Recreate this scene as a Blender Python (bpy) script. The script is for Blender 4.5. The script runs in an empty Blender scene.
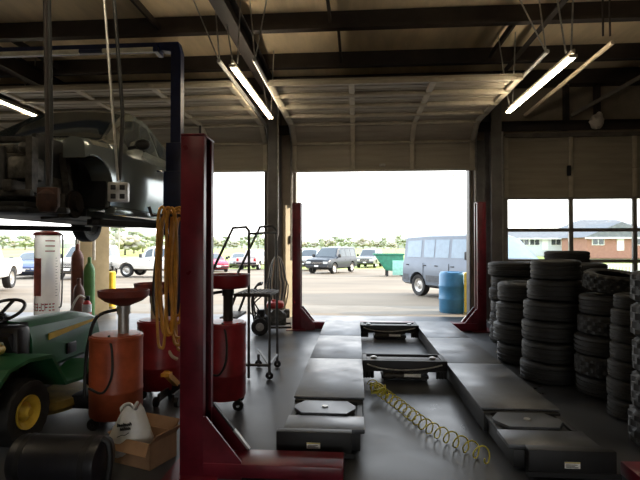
import bpy, bmesh, math, random
from mathutils import Vector, Matrix, Euler
random.seed(7)
PI = math.pi
V = Vector
scene = bpy.context.scene
COL = scene.collection

# ------------------------------------------------------------------ camera
F_PX, EYE = 483.0, 1.48
YAW = math.atan(36 / F_PX)
PIT = math.atan(7 / F_PX * math.cos(YAW))
FW = V((-math.sin(YAW) * math.cos(PIT), math.cos(YAW) * math.cos(PIT), math.sin(PIT)))
RT = V((math.cos(YAW), math.sin(YAW), 0))
UP = RT.cross(FW)
EYEP = V((0, 0, EYE))


def at(u, v, Y):            # the point seen at pixel (u, v) on the plane y = Y
    d = FW + RT * ((u - 320) / F_PX) - UP * ((v - 240) / F_PX)
    return EYEP + d * (Y / d.y)


def gr(u, v, z=0.0):        # the point seen at pixel (u, v) on the plane z
    d = FW + RT * ((u - 320) / F_PX) - UP * ((v - 240) / F_PX)
    return EYEP + d * ((z - EYE) / d.z)


def lot(y):                 # height of the ground outside
    if y < 10.3: return 0.0
    if y < 45: return -0.017 * (y - 10.3)
    if y < 60: return -0.59
    if y < 150: return -0.59 + 1.35 * (y - 60) / 90
    return 0.76


cam = bpy.data.cameras.new('camera')
cam.sensor_fit = 'HORIZONTAL'
cam.sensor_width = 36
cam.lens = 36 * F_PX / 640
cam.clip_end = 2000
co = bpy.data.objects.new('camera', cam)
COL.objects.link(co)
co.matrix_world = Matrix(((RT.x, UP.x, -FW.x, 0), (RT.y, UP.y, -FW.y, 0), (RT.z, UP.z, -FW.z, EYE), (0, 0, 0, 1)))
scene.camera = co

# ------------------------------------------------------------------ materials
MATS = {}


def M(name, col, rough=0.6, metal=0.0, var=0.25, scale=6.0, bump=0.0, emit=0.0, trans=0.0, col2=None, stretch=None, detail=4.0, spec=None, rvar=0.0, alpha=1.0):
    if name in MATS: return MATS[name]
    m = bpy.data.materials.new(name)
    m.use_nodes = True
    nt = m.node_tree
    b = nt.nodes['Principled BSDF']
    tc = nt.nodes.new('ShaderNodeTexCoord')
    mp = nt.nodes.new('ShaderNodeMapping')
    if stretch: mp.inputs['Scale'].default_value = stretch
    nz = nt.nodes.new('ShaderNodeTexNoise')
    nz.inputs['Scale'].default_value = scale
    nz.inputs['Detail'].default_value = detail
    nz.inputs['Roughness'].default_value = 0.6
    nt.links.new(tc.outputs['Object'], mp.inputs['Vector'])
    nt.links.new(mp.outputs['Vector'], nz.inputs['Vector'])
    rp = nt.nodes.new('ShaderNodeValToRGB')
    c1 = [c * (1 - var) for c in col]
    c2 = [min(1, c * (1 + var)) for c in col] if col2 is None else col2
    rp.color_ramp.elements[0].position = 0.34
    rp.color_ramp.elements[1].position = 0.66
    rp.color_ramp.elements[0].color = (*c1, 1)
    rp.color_ramp.elements[1].color = (*c2, 1)
    nt.links.new(nz.outputs['Fac'], rp.inputs['Fac'])
    nt.links.new(rp.outputs['Color'], b.inputs['Base Color'])
    b.inputs['Roughness'].default_value = rough
    b.inputs['Metallic'].default_value = metal
    if spec is not None: b.inputs['Specular IOR Level'].default_value = spec
    if rvar:
        mr = nt.nodes.new('ShaderNodeMapRange')
        mr.inputs['From Min'].default_value = 0.3
        mr.inputs['From Max'].default_value = 0.7
        mr.inputs['To Min'].default_value = max(0.03, rough - rvar)
        mr.inputs['To Max'].default_value = min(1, rough + rvar)
        nt.links.new(nz.outputs['Fac'], mr.inputs['Value'])
        nt.links.new(mr.outputs['Result'], b.inputs['Roughness'])
    if emit:
        b.inputs['Emission Color'].default_value = (*col, 1)
        b.inputs['Emission Strength'].default_value = emit
    if trans: b.inputs['Transmission Weight'].default_value = trans
    if alpha < 1: b.inputs['Alpha'].default_value = alpha
    if bump:
        bn = nt.nodes.new('ShaderNodeBump')
        bn.inputs['Strength'].default_value = bump
        bn.inputs['Distance'].default_value = 0.01
        nt.links.new(nz.outputs['Fac'], bn.inputs['Height'])
        nt.links.new(bn.outputs['Normal'], b.inputs['Normal'])
    MATS[name] = m
    return m


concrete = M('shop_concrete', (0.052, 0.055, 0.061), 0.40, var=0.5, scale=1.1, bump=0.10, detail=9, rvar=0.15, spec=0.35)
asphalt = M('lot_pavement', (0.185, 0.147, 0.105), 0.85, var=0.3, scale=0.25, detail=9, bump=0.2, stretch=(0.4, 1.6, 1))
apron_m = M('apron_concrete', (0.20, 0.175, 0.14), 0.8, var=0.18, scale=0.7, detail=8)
grass_m = M('field_grass', (0.30, 0.36, 0.10), 0.95, var=0.25, scale=0.06, detail=6)
insul = M('roof_insulation', (0.74, 0.61, 0.42), 0.7, var=0.12, scale=1.3, bump=0.5, stretch=(3, 0.6, 1))
steel_dk = M('primer_steel', (0.024, 0.017, 0.015), 0.6, var=0.3, scale=3)
col_m = M('column_steel', (0.13, 0.125, 0.12), 0.55, var=0.3, scale=2)
jamb_m = M('jamb_cream', (0.42, 0.36, 0.25), 0.6, var=0.15, scale=3)
door_m = M('door_panel_cream', (0.34, 0.30, 0.235), 0.55, var=0.12, scale=2, stretch=(0.5, 1, 6))
strut_m = M('door_strut', (0.46, 0.41, 0.32), 0.45, var=0.12, metal=0.0)
wall_m = M('wall_sheet_metal', (0.24, 0.20, 0.155), 0.6, var=0.25, scale=1.5)
galv = M('galvanised', (0.45, 0.44, 0.42), 0.4, metal=0.7, var=0.2, scale=20)
glass = M('clear_glass', (0.9, 0.93, 0.93), 0.02, var=0.0, trans=1.0, spec=0.3)
lift_red = M('lift_red_paint', (0.13, 0.008, 0.018), 0.35, var=0.3, scale=5, rvar=0.08)
lift_grey = M('runway_steel', (0.105, 0.112, 0.125), 0.42, metal=0.4, var=0.45, scale=3.5, detail=8, rvar=0.14, bump=0.1)
black_st = M('black_steel', (0.008, 0.008, 0.009), 0.55, var=0.4, scale=6)
blue_st = M('lift_blue_paint', (0.010, 0.018, 0.07), 0.4, var=0.3, scale=4)
white_pad = M('white_pad', (0.9, 0.83, 0.7), 0.6, var=0.15)
rubber = M('tyre_rubber', (0.0095, 0.0098, 0.0108), 0.62, var=0.35, scale=12, bump=0.15)
rubber_dusty = M('tyre_rubber_dusty', (0.017, 0.0165, 0.016), 0.75, var=0.4, scale=9, bump=0.2)
chrome = M('chrome', (0.62, 0.62, 0.62), 0.2, metal=1.0, var=0.1)
silver_car = M('silver_car_paint', (0.29, 0.33, 0.33), 0.15, metal=0.6, var=0.06, scale=3)
grease = M('greasy_metal', (0.05, 0.045, 0.04), 0.55, metal=0.4, var=0.6, scale=14, bump=0.3)
cast = M('cast_aluminium', (0.09, 0.085, 0.075), 0.5, metal=0.5, var=0.5, scale=16, bump=0.3)
rust = M('rusty_metal', (0.05, 0.02, 0.013), 0.8, var=0.5, scale=14, bump=0.3)
tube_m = M('fluorescent_tube', (1.0, 0.85, 0.62), 0.4, var=0.0, emit=18.5)
fix_m = M('fixture_enamel', (0.6, 0.55, 0.45), 0.45, var=0.1)
orange_p = M('drain_orange', (0.36, 0.075, 0.03), 0.42, var=0.25, scale=5)
red_p = M('drain_red', (0.24, 0.015, 0.022), 0.4, var=0.25, scale=5)
pan_m = M('drain_pan', (0.20, 0.04, 0.03), 0.5, var=0.3)
green_p = M('mower_green', (0.016, 0.10, 0.04), 0.42, var=0.15, scale=3)
yellow_p = M('mower_yellow', (0.62, 0.42, 0.05), 0.4, var=0.15)
blk_plastic = M('black_plastic', (0.014, 0.014, 0.018), 0.38, var=0.3, scale=5)
hose_y = M('yellow_hose', (0.58, 0.27, 0.03), 0.45, var=0.25, scale=10)
hose_coil = M('yellow_air_coil', (0.55, 0.48, 0.05), 0.4, var=0.15)
hose_b = M('black_hose', (0.015, 0.015, 0.015), 0.5, var=0.3)
hose_t = M('tan_hose', (0.45, 0.38, 0.28), 0.6, var=0.2)
cardb = M('cardboard', (0.30, 0.17, 0.09), 0.85, var=0.15, scale=5)
bag_m = M('white_plastic_bag', (0.66, 0.65, 0.62), 0.35, var=0.08, scale=8, bump=0.3)
ink_m = M('black_ink', (0.01, 0.01, 0.01), 0.6, var=0.1)
red_ink = M('red_ink', (0.42, 0.02, 0.03), 0.6, var=0.1)
label_w = M('white_label', (0.85, 0.85, 0.82), 0.6, var=0.15, scale=30)
label_y = M('yellow_label', (0.55, 0.48, 0.12), 0.6, var=0.1)
tank_w = M('milky_plastic', (0.86, 0.80, 0.76), 0.5, var=0.08, scale=4, trans=0.55)
tank_w.node_tree.nodes['Principled BSDF'].inputs['IOR'].default_value = 1.08
cyl_brown = M('gas_cylinder_brown', (0.22, 0.075, 0.045), 0.5, var=0.25)
cyl_green = M('gas_cylinder_green', (0.12, 0.30, 0.09), 0.5, var=0.2)
ext_red = M('extinguisher_red', (0.55, 0.04, 0.04), 0.4, var=0.15)
yellow_b = M('bollard_yellow', (0.68, 0.46, 0.03), 0.5, var=0.12)
barrel_b = M('barrel_blue', (0.05, 0.22, 0.42), 0.38, var=0.12)
hopper_g = M('hopper_green', (0.02, 0.17, 0.10), 0.6, var=0.2)
hopper_l = M('hopper_mint', (0.25, 0.5, 0.42), 0.6, var=0.15)
car_glass = M('car_glass', (0.035, 0.05, 0.06), 0.06, var=0.1, spec=0.8)
car_black = M('car_black_trim', (0.015, 0.015, 0.017), 0.5, var=0.2)
lamp_m = M('headlamp_lens', (0.7, 0.7, 0.68), 0.12, var=0.1)
tail_m = M('tail_lamp', (0.4, 0.015, 0.02), 0.2, var=0.1)
plate_m = M('licence_plate', (0.75, 0.75, 0.72), 0.5, var=0.08)
brick_m = M('house_brick', (0.34, 0.17, 0.13), 0.9, var=0.15, scale=3)
siding_m = M('house_siding', (0.55, 0.57, 0.62), 0.8, var=0.06)
shingle_m = M('grey_shingle', (0.17, 0.175, 0.19), 0.9, var=0.15, scale=2)
white_pt = M('white_paint', (0.75, 0.75, 0.74), 0.6, var=0.05)
leaf_m = M('haze_pale_leaves', (0.30, 0.33, 0.24), 0.9, var=0.2, scale=1.2)  # distance haze is painted in as a paler leaf colour
leaf2_m = M('haze_dull_leaves', (0.33, 0.31, 0.24), 0.9, var=0.2, scale=1.2)  # browner leaf, with the same haze mixed into its colour
bark_m = M('bark', (0.12, 0.09, 0.07), 0.9, var=0.2)
wood_m = M('grey_wood', (0.3, 0.28, 0.25), 0.9, var=0.2)
cloth_m = M('white_rag', (0.5, 0.46, 0.42), 0.8, var=0.15)


# ------------------------------------------------------------------ mesh builder
class MB:
    def __init__(self): self.bm = bmesh.new()

    def _bev(self, vs, b, seg=2):
        if b > 0:
            es = list({e for v in vs for e in v.link_edges})
            bmesh.ops.bevel(self.bm, geom=es, offset=b, segments=seg, affect='EDGES', profile=0.5)

    def box(self, x0, x1, y0, y1, z0, z1, b=0.0, rot=None, piv=None):
        r = bmesh.ops.create_cube(self.bm, size=1)
        vs = r['verts']
        c = V(((x0 + x1) / 2, (y0 + y1) / 2, (z0 + z1) / 2))
        s = V((x1 - x0, y1 - y0, z1 - z0))
        for v in vs: v.co = V((v.co.x * s.x, v.co.y * s.y, v.co.z * s.z)) + c
        if rot is not None:
            R = Euler(rot).to_matrix(); pv = V(piv) if piv is not None else c
            for v in vs: v.co = R @ (v.co - pv) + pv
        self._bev(vs, b)
        return self

    def bar(self, p, q, w, h, up=(0, 0, 1), b=0.0):
        p, q = V(p), V(q); d = (q - p).normalized(); upv = V(up)
        if abs(d.dot(upv)) > 0.98: upv = V((0, 1, 0))
        s = d.cross(upv).normalized(); u = s.cross(d)
        vs = []
        for e in (p, q):
            for a, c in ((-1, -1), (1, -1), (1, 1), (-1, 1)):
                vs.append(self.bm.verts.new(e + s * (a * w / 2) + u * (c * h / 2)))
        n = self.bm.faces.new
        n(vs[0:4][::-1]); n(vs[4:8])
        for i in range(4): n((vs[i], vs[(i + 1) % 4], vs[4 + (i + 1) % 4], vs[4 + i]))
        self._bev(vs, b)
        return self

    def tube(self, pts, r, seg=8, closed=False, cap=True):
        pts = [V(p) for p in pts]; n = len(pts)
        rs = r if isinstance(r, (list, tuple)) else [r] * n
        rings = []; prev = None
        for i, p in enumerate(pts):
            if closed: t = pts[(i + 1) % n] - pts[i - 1]
            elif i == 0: t = pts[1] - p
            elif i == n - 1: t = p - pts[-2]
            else: t = (pts[i + 1] - p).normalized() + (p - pts[i - 1]).normalized()
            t = t.normalized() if t.length > 1e-9 else V((0, 0, 1))
            if prev is None:
                a = V((0, 0, 1)) if abs(t.z) < 0.9 else V((1, 0, 0))
                s = t.cross(a).normalized()
            else:
                s = prev - t * prev.dot(t)
                s = s.normalized() if s.length > 1e-6 else t.orthogonal().normalized()
            prev = s; u = t.cross(s)
            rings.append([self.bm.verts.new(p + (s * math.cos(2 * PI * k / seg) + u * math.sin(2 * PI * k / seg)) * rs[i]) for k in range(seg)])
        m = n if closed else n - 1
        for i in range(m):
            a, b2 = rings[i], rings[(i + 1) % n]
            for k in range(seg):
                self.bm.faces.new((a[k], a[(k + 1) % seg], b2[(k + 1) % seg], b2[k]))
        if cap and not closed:
            self.bm.faces.new(rings[0][::-1]); self.bm.faces.new(rings[-1])
        return self

    def cyl(self, p, q, r, r2=None, seg=20):
        return self.tube([p, q], [r, r if r2 is None else r2], seg)

    def lathe(self, prof, c=(0, 0, 0), seg=32, axis='z', closed=False, mod=None, ang=2 * PI):
        c = V(c); rings = []
        for i, (r, z) in enumerate(prof):
            ring = []
            for k in range(seg):
                a = ang * k / seg
                rr = r + (mod(i, k) if mod else 0)
                x, y = rr * math.cos(a), rr * math.sin(a)
                p = V((x, y, z)) if axis == 'z' else (V((z, x, y)) if axis == 'x' else V((y, z, x)))
                ring.append(self.bm.verts.new(p + c))
            rings.append(ring)
        n = len(prof)
        for i in range(n if closed else n - 1):
            a, b2 = rings[i], rings[(i + 1) % n]
            for k in range(seg):
                self.bm.faces.new((a[k], a[(k + 1) % seg], b2[(k + 1) % seg], b2[k]))
        if not closed:
            if prof[0][0] > 1e-6: self.bm.faces.new(rings[0][::-1])
            if prof[-1][0] > 1e-6: self.bm.faces.new(rings[-1])
        return self

    def prism(self, poly, ax, d0, d1, b=0.0):
        def P3(a, c, d): return V((d, a, c)) if ax == 'x' else (V((a, d, c)) if ax == 'y' else V((a, c, d)))
        A = [self.bm.verts.new(P3(a, c, d0)) for a, c in poly]
        B = [self.bm.verts.new(P3(a, c, d1)) for a, c in poly]
        self.bm.faces.new(A[::-1]); self.bm.faces.new(B)
        n = len(poly)
        for i in range(n): self.bm.faces.new((A[i], A[(i + 1) % n], B[(i + 1) % n], B[i]))
        if b: self._bev(A + B, b)
        return self

    def grid(self, rows, closed_u=False):
        g = [[self.bm.verts.new(V(p)) for p in r] for r in rows]
        for i in range(len(g) - 1):
            m = len(g[i]); rng = m if closed_u else m - 1
            for k in range(rng):
                self.bm.faces.new((g[i][k], g[i][(k + 1) % m], g[i + 1][(k + 1) % m], g[i + 1][k]))
        return g

    def ball(self, c, r, sub=2, sc=(1, 1, 1), jit=0.0):
        res = bmesh.ops.create_icosphere(self.bm, subdivisions=sub, radius=1)
        for v in res['verts']:
            k = 1 + (random.random() - 0.5) * jit
            v.co = V((v.co.x * sc[0] * r * k, v.co.y * sc[1] * r * k, v.co.z * sc[2] * r * k)) + V(c)
        return self

    def build(self, name, mat, parent=None, sharp=35, weld=True, flat=False):
        bm = self.bm
        if weld: bmesh.ops.remove_doubles(bm, verts=bm.verts, dist=1e-5)
        bmesh.ops.recalc_face_normals(bm, faces=bm.faces)
        off = V((0, 0, 0))
        if parent is None:
            xs = [v.co for v in bm.verts]
            lo = V((min(p.x for p in xs), min(p.y for p in xs), min(p.z for p in xs)))
            hi = V((max(p.x for p in xs), max(p.y for p in xs), max(p.z for p in xs)))
            off = V(((lo.x + hi.x) / 2, (lo.y + hi.y) / 2, lo.z))
        else: off = ORG.get(parent.name, V((0, 0, 0)))
        for v in bm.verts: v.co -= off
        me = bpy.data.meshes.new(name)
        bm.to_mesh(me); bm.free()
        me.materials.append(mat)
        if not flat:
            for p in me.polygons: p.use_smooth = True
            me.set_sharp_from_angle(angle=math.radians(sharp))
        o = bpy.data.objects.new(name, me)
        COL.objects.link(o)
        if parent is None: o.location = off
        else:
            o.parent = parent
            ORG[o.name] = off
        return o


ORG = {}


def tag(o, label=None, cat=None, group=None, kind=None):
    if label: o['label'] = label
    if cat: o['category'] = cat
    if group: o['group'] = group
    if kind: o['kind'] = kind
    return o


def thing(name, label, cat, loc=(0, 0, 0), group=None, rz=0.0, world=False, kind=None):
    o = bpy.data.objects.new(name, None)
    COL.objects.link(o)
    o.empty_display_size = 0.1
    o.location = loc
    o.rotation_euler = (0, 0, rz)
    ORG[o.name] = V(loc) if world else V((0, 0, 0))
    return tag(o, label, cat, group, kind)


def copy_tree(o, parent=None, skip=()):
    c = o.copy(); COL.objects.link(c)
    if parent is not None: c.parent = parent
    for ch in list(o.children): copy_tree(ch, c)
    return c


def struct(name, mb, mat, label=None, sharp=35):
    o = mb.build(name, mat, None, sharp)
    return tag(o, label, None, None, 'structure')


def arc(c, r, a0, a1, n, plane='xz'):
    out = []
    for i in range(n + 1):
        a = a0 + (a1 - a0) * i / n
        p, q = r * math.cos(a), r * math.sin(a)
        out.append(V((c[0] + p, c[1], c[2] + q)) if plane == 'xz' else (V((c[0], c[1] + p, c[2] + q)) if plane == 'yz' else V((c[0] + p, c[1] + q, c[2]))))
    return out


def bez(p0, p1, p2, p3, n=16):
    p0, p1, p2, p3 = V(p0), V(p1), V(p2), V(p3); out = []
    for i in range(n + 1):
        t = i / n; s = 1 - t
        out.append(p0 * s ** 3 + p1 * 3 * s * s * t + p2 * 3 * s * t * t + p3 * t ** 3)
    return out


def smoothline(pts, n=6):
    pts = [V(p) for p in pts]; out = []
    for i in range(len(pts) - 1):
        p0 = pts[max(i - 1, 0)]; p1 = pts[i]; p2 = pts[i + 1]; p3 = pts[min(i + 2, len(pts) - 1)]
        for k in range(n):
            t = k / n
            out.append(0.5 * ((2 * p1) + (p2 - p0) * t + (2 * p0 - 5 * p1 + 4 * p2 - p3) * t * t + (3 * p1 - p0 - 3 * p2 + p3) * t ** 3))
    out.append(pts[-1])
    return out


def boolean_cut(obj, cutters):
    for c in cutters:
        md = obj.modifiers.new('cut', 'BOOLEAN'); md.operation = 'DIFFERENCE'; md.solver = 'EXACT'; md.object = c
    dg = bpy.context.evaluated_depsgraph_get()
    me = bpy.data.meshes.new_from_object(obj.evaluated_get(dg))
    obj.modifiers.clear()
    obj.data = me
    for p in me.polygons: p.use_smooth = True
    me.set_sharp_from_angle(angle=math.radians(32))
    for c in cutters:
        bpy.data.objects.remove(c)


# ------------------------------------------------------------------ the building
WY = 10.1
XL, XR, YB = -10.6, 7.2, -5.0
ROOF = 5.02
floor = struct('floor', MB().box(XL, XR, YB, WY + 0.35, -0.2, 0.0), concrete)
struct('ceiling', MB().box(XL - .2, XR + .2, YB - .2, WY + 0.25, ROOF, ROOF + 0.1), insul)
struct('wall_left', MB().box(XL - .15, XL, YB, WY + .2, 0, ROOF), wall_m)
struct('wall_right', MB().box(XR, XR + .15, YB, WY + .2, 0, ROOF), wall_m)
mb = MB(); mb.box(XL, XR, YB - .15, YB, 3.7, ROOF)
mb.box(XL, -1.3, YB - .15, YB, 0, 3.7).box(2.3, XR, YB - .15, YB, 0, 3.7).box(-1.3, 2.3, YB - .12, YB - .07, 1.9, 3.7)
struct('wall_back', mb, wall_m)      # unseen half-open bay door, added behind the camera to let in fill light
struct('ground_rear', MB().box(-40, 40, -60, YB, -.2, -.02), asphalt)
# front wall: strip above the doors and narrow piers between them
bays = [(-9.72, -6.05), (-5.54, -1.9), (-1.26, 2.34), (3.02, 6.66)]
DH = 3.66
mb = MB()
mb.box(XL, XR, WY, WY + .2, DH, ROOF)
piers = [(XL, bays[0][0]), (bays[0][1], -6.0), (bays[1][1], -1.48), (bays[2][1], bays[3][0]), (bays[3][1], XR)]
for a, b in piers: mb.box(a, b, WY, WY + .2, 0, DH)
mb.box(-6.0, bays[1][0], WY, WY + .2, 2.5, DH).box(-1.48, bays[2][0], WY, WY + .2, 2.36, DH)
struct('wall_front', mb, wall_m)
# steel frame columns on the piers, rafters above them
for i, x in enumerate((-5.8, -1.66, 2.72)):
    rz, rw = (4.42, .09) if x < 2 else (4.69, .04)
    mb = MB()
    if x < -3: mb.box(x - .10, x + .10, WY - .055, WY - .001, 2.5, 4.62)
    else: mb.box(x - .10, x + .10, WY - .52, WY - .505, 0, 4.62).box(x - .10, x + .10, WY - .045, WY - .03, 0, 4.62).box(x - .006, x + .006, WY - .505, WY - .045, 0, 4.62)
    if x > -3: mb.box(x - .14, x + .14, WY - .56, WY - .0, 0, .02)
    struct('column_%d' % (i + 1), mb, col_m)
    mb = MB()
    y0, y1 = YB + .05, WY - .05
    mb.box(x - rw, x + rw, y0, y1, rz, rz + .015).box(x - rw, x + rw, y0, y1, 4.7, 4.715).box(x - .006, x + .006, y0, y1, rz + .015, 4.7)
    struct('rafter_%d' % (i + 1), mb, steel_dk)
for i, y in enumerate((8.72, 7.2, 5.68, 4.16, 2.64, 1.12, -.4, -1.92, -3.44)):
    mb = MB()
    mb.box(XL, XR, y - .008, y + .008, 4.72, ROOF).box(XL, XR, y - .12, y + .008, 4.72, 4.735).box(XL, XR, y, y + .12, ROOF - .015, ROOF).box(XL, XR, y - .12, y - .105, 4.735, 4.77)
    struct('purlin_%d' % (i + 1), mb, steel_dk)
struct('purlin_10', MB().box(XL, XR, WY - .25, WY - .0, 4.72, 5.0), steel_dk)
struct('girt_1', MB().box(XL, XR, WY - .2, WY, 3.92, 4.0).box(XL, XR, WY - .2, WY - .185, 3.8, 4.0), steel_dk)
# sag rods between purlins
k = 0
for (u, v0, y0, v1, y1) in ((338, 26, 7.2, 54, 8.72), (490, 52, 8.72, 18, 7.2), (62, 60, 8.72, 30, 7.2), (160, 12, 7.2, 0, 5.9), (330, 8, 7.1, -30, 5.7)):
    a, b = at(u, v0, y0), at(u + (0 if u != 62 else -14), v1, y1)
    a.z = b.z = 4.86
    k += 1
    struct('trim_%d' % k, MB().box(a.x - .02, a.x + .02, min(a.y, b.y), max(a.y, b.y), 4.8, 4.9), steel_dk)
# cream jamb linings inside the openings
n = 10
for a, b in bays:
    n += 1
    if a > 3 or a < -9: struct('trim_%d' % n, MB().box(a, a + .06, WY - .04, WY + .24, 0, DH, .004), jamb_m)
    n += 1
    struct('trim_%d' % n, MB().box(b - .03, b, WY - .04, WY + .24, 0, DH, .004), col_m)
# cream sheet low on the piers, its splay shaped to catch the sun
n += 1
struct('trim_%d' % n, MB().prism([(-6.04, WY - .06), (-5.98, WY - .06), (-5.47, WY + .26), (-5.6, WY + .26), (-6.04, WY + .02)], 'z', 0, 2.5), jamb_m)
n += 1
struct('trim_%d' % n, MB().prism([(-1.52, WY - .06), (-1.47, WY - .06), (-1.19, WY + .3), (-1.29, WY + .3), (-1.52, WY + .02)], 'z', 0, 2.36), jamb_m)
n += 1
struct('trim_%d' % n, MB().box(-1.40, -1.35, WY - .0, WY + .04, 1.55, 1.72, .004), steel_dk)
n += 1
struct('trim_%d' % n, MB().box(2.40, 3.0, WY - .03, WY - .001, 0, DH, .004), M('pier_sheet', (.12, .115, .11), .5, var=.2))
# girts' short posts and brace above the right door
for (u, v0, v1) in ((566, 84, 130), (597, 80, 128)):
    n += 1
    a = at(u, v0, WY - .1)
    struct('trim_%d' % n, MB().box(a.x - .04, a.x + .04, WY - .16, WY - .02, at(u, v1, WY - .1).z, 4.72), steel_dk)
n += 1
struct('trim_%d' % n, MB().bar(at(571, 116, 9.85), at(660, 66, 9.4), .07, .07), M('brace_grey', (.13, .115, .1), .6))
n += 1
struct('trim_%d' % n, MB().bar((3.0, WY - .12, 3.72), (6.9, WY - .12, 3.72), .10, .08), M('brace_grey', (.13, .115, .1), .6))


def overhead_door(idx, a, b, hang):
    t = thing('door_%d' % idx, None, None, ((a + b) / 2, WY - .1, 0), None, 0, True, 'structure')
    w0, w1 = a - .06, b + .06
    y = WY - .10
    secs = []
    R = .42
    # the door's path: straight up from the bottom, round the bend, back along the ceiling
    def path(s):
        zs = DH - .12
        l1 = zs - hang
        if s < l1: return y, hang + s, 0.0
        s2 = s - l1
        if s2 < R * PI / 2:
            an = s2 / R
            return y - R * (1 - math.cos(an)), zs + R * math.sin(an), an
        return y - R - (s2 - R * PI / 2), zs + R, PI / 2
    ns = 6; L = .61
    for k in range(ns):
        s0 = k * L + .006; s1 = (k + 1) * L - .006
        y0, z0, a0 = path(s0); y1, z1, a1 = path(s1)
        d = V((0, y1 - y0, z1 - z0)).normalized(); nrm = V((0, -d.z, d.y))   # nrm points indoors / downwards
        if nrm.y > 0 and abs(d.z) > .5: nrm = -nrm
        if abs(d.z) <= .5 and nrm.z > 0: nrm = -nrm
        p0, p1 = V((0, y0, z0)), V((0, y1, z1))
        mb = MB()
        mid = (p0 + p1) / 2
        mb.bar(V((w0, mid.y, mid.z)), V((w1, mid.y, mid.z)), L - .012, .03, nrm)
        for q in (.22, .5, .78):     # pressed ribs
            c = p0.lerp(p1, q) + nrm * .018
            mb.bar(V((w0, c.y, c.z)), V((w1, c.y, c.z)), .05, .012, nrm)
        pan = mb.build('door_section', door_m, t)
        mb = MB()
        for q in (.04, .96):
            c = p0.lerp(p1, q) + nrm * .045
            mb.bar(V((w0, c.y, c.z)), V((w1, c.y, c.z)), .028, .06, nrm, .003)
        mb.build('strut', strut_m, pan)
        mb = MB()
        for fx in (0.0, 1 / 3, 2 / 3, 1.0):
            x = w0 + .05 + (w1 - w0 - .1) * fx
            q0, q1 = p0 + nrm * .03, p1 + nrm * .03
            mb.bar(V((x, q0.y, q0.z)), V((x, q1.y, q1.z)), .09, .05, nrm, .003)
        mb.build('stile', strut_m, pan)
    for x, s in ((w0 - .02, 1), (w1 + .02, -1)):
        pts = [V((x, y, 1.2 if hang > 1 else .3)), V((x, y, DH - .12))] + [V((x, y - R * (1 - math.cos(q)), DH - .12 + R * math.sin(q))) for q in (PI / 8, PI / 4, 3 * PI / 8, PI / 2)] + [V((x, y - R - 3.3, DH - .12 + R))]
        mb = MB(); mb.tube(pts, .03, 6)
        trk = mb.build('door_track', galv, t)
        for dx in ((.18, -.1) if s > 0 else (-.45, -.1)):
            MB().tube([pts[-1] + V((0, .04, 0)), V((x + dx, pts[-1].y + .1, ROOF - .02))], .009, 6).build('track_hanger', galv, trk)
    mb = MB(); mb.tube([(a - .1, WY - .22, DH + .52), (b + .1, WY - .22, DH + .52)], .018, 10)
    sp = mb.build('torsion_shaft', steel_dk, t)
    mb = MB(); mb.tube([(a + .5, WY - .22, DH + .52), (a + 1.3, WY - .22, DH + .52)], .05, 12).tube([(b - 1.3, WY - .22, DH + .52), (b - .5, WY - .22, DH + .52)], .05, 12)
    mb.build('torsion_spring', grease, t)
    mb = MB(); mb.box((a + b) / 2 - .06, (a + b) / 2 + .06, y - .1, y - .06, hang + .1, hang + .15, .005)
    mb.build('door_handle', galv, t)
    return t


overhead_door(1, *bays[0], 3.03)
overhead_door(2, *bays[1], 3.05)
overhead_door(3, *bays[2], 3.03)

# closed right door: two solid sections above glazed ones
a, b = bays[3]
t = thing('door_4', None, None, ((a + b) / 2, WY - .1, 0), None, 0, True, 'structure')
y = WY - .10
zs = [0, .61, 1.20, 1.82, 2.47, 3.05, 3.72]
for k in (0, 4, 5):
    mb = MB(); mb.box(a - .06, b + .06, y, y + .03, zs[k] + .001, zs[k + 1] - .001)
    for q in (.14, .3, .45, .6, .75, .88): 
        z = zs[k] + (zs[k + 1] - zs[k]) * q
        mb.box(a - .06, b + .06, y - .012, y, z - .02, z + .02)
    pan = mb.build('door_section', door_m, t)
    mb = MB()
    for x in (a, 4.28, 5.50, b): mb.box(x - .04, x + .04, y - .05, y - .012, zs[k] + .01, zs[k + 1] - .01, .003)
    mb.build('stile', strut_m, pan)
for k in (1, 2, 3):
    mb = MB()
    for z0, z1 in ((zs[k], zs[k] + .035), (zs[k + 1] - .035, zs[k + 1])): mb.box(a - .06, b + .06, y - .03, y + .03, z0, z1)
    xs = [a - .01, 4.28, 5.50, b + .01]
    for x in xs: mb.box(x - .04, x + .04, y - .03, y + .03, zs[k] + .03, zs[k + 1] - .03)
    fr = mb.build('window_frame', M('alu_frame', (.30, .28, .25), .45, metal=.4, var=.1), t)
    for j in range(3):
        MB().box(xs[j] + .04, xs[j + 1] - .04, y - .004, y + .004, zs[k] + .035, zs[k + 1] - .035).build('pane', glass, fr)
for x in (a - .09, b + .09): MB().box(x - .03, x + .03, y - .05, y + .04, 0, 3.9).build('door_track', galv, t)
p0 = at(613, 42, 5.9)
MB().tube([at(525, 115, 9.5), at(613, 42, 6.12)], .03, 6).build('door_track', M('track_cream', (.5, .42, .3), .5, var=.1), t)
MB().box(4.20, 4.26, y - .09, y - .03, 2.9, 3.1, .004).build('lock_bar', black_st, t)

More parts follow.
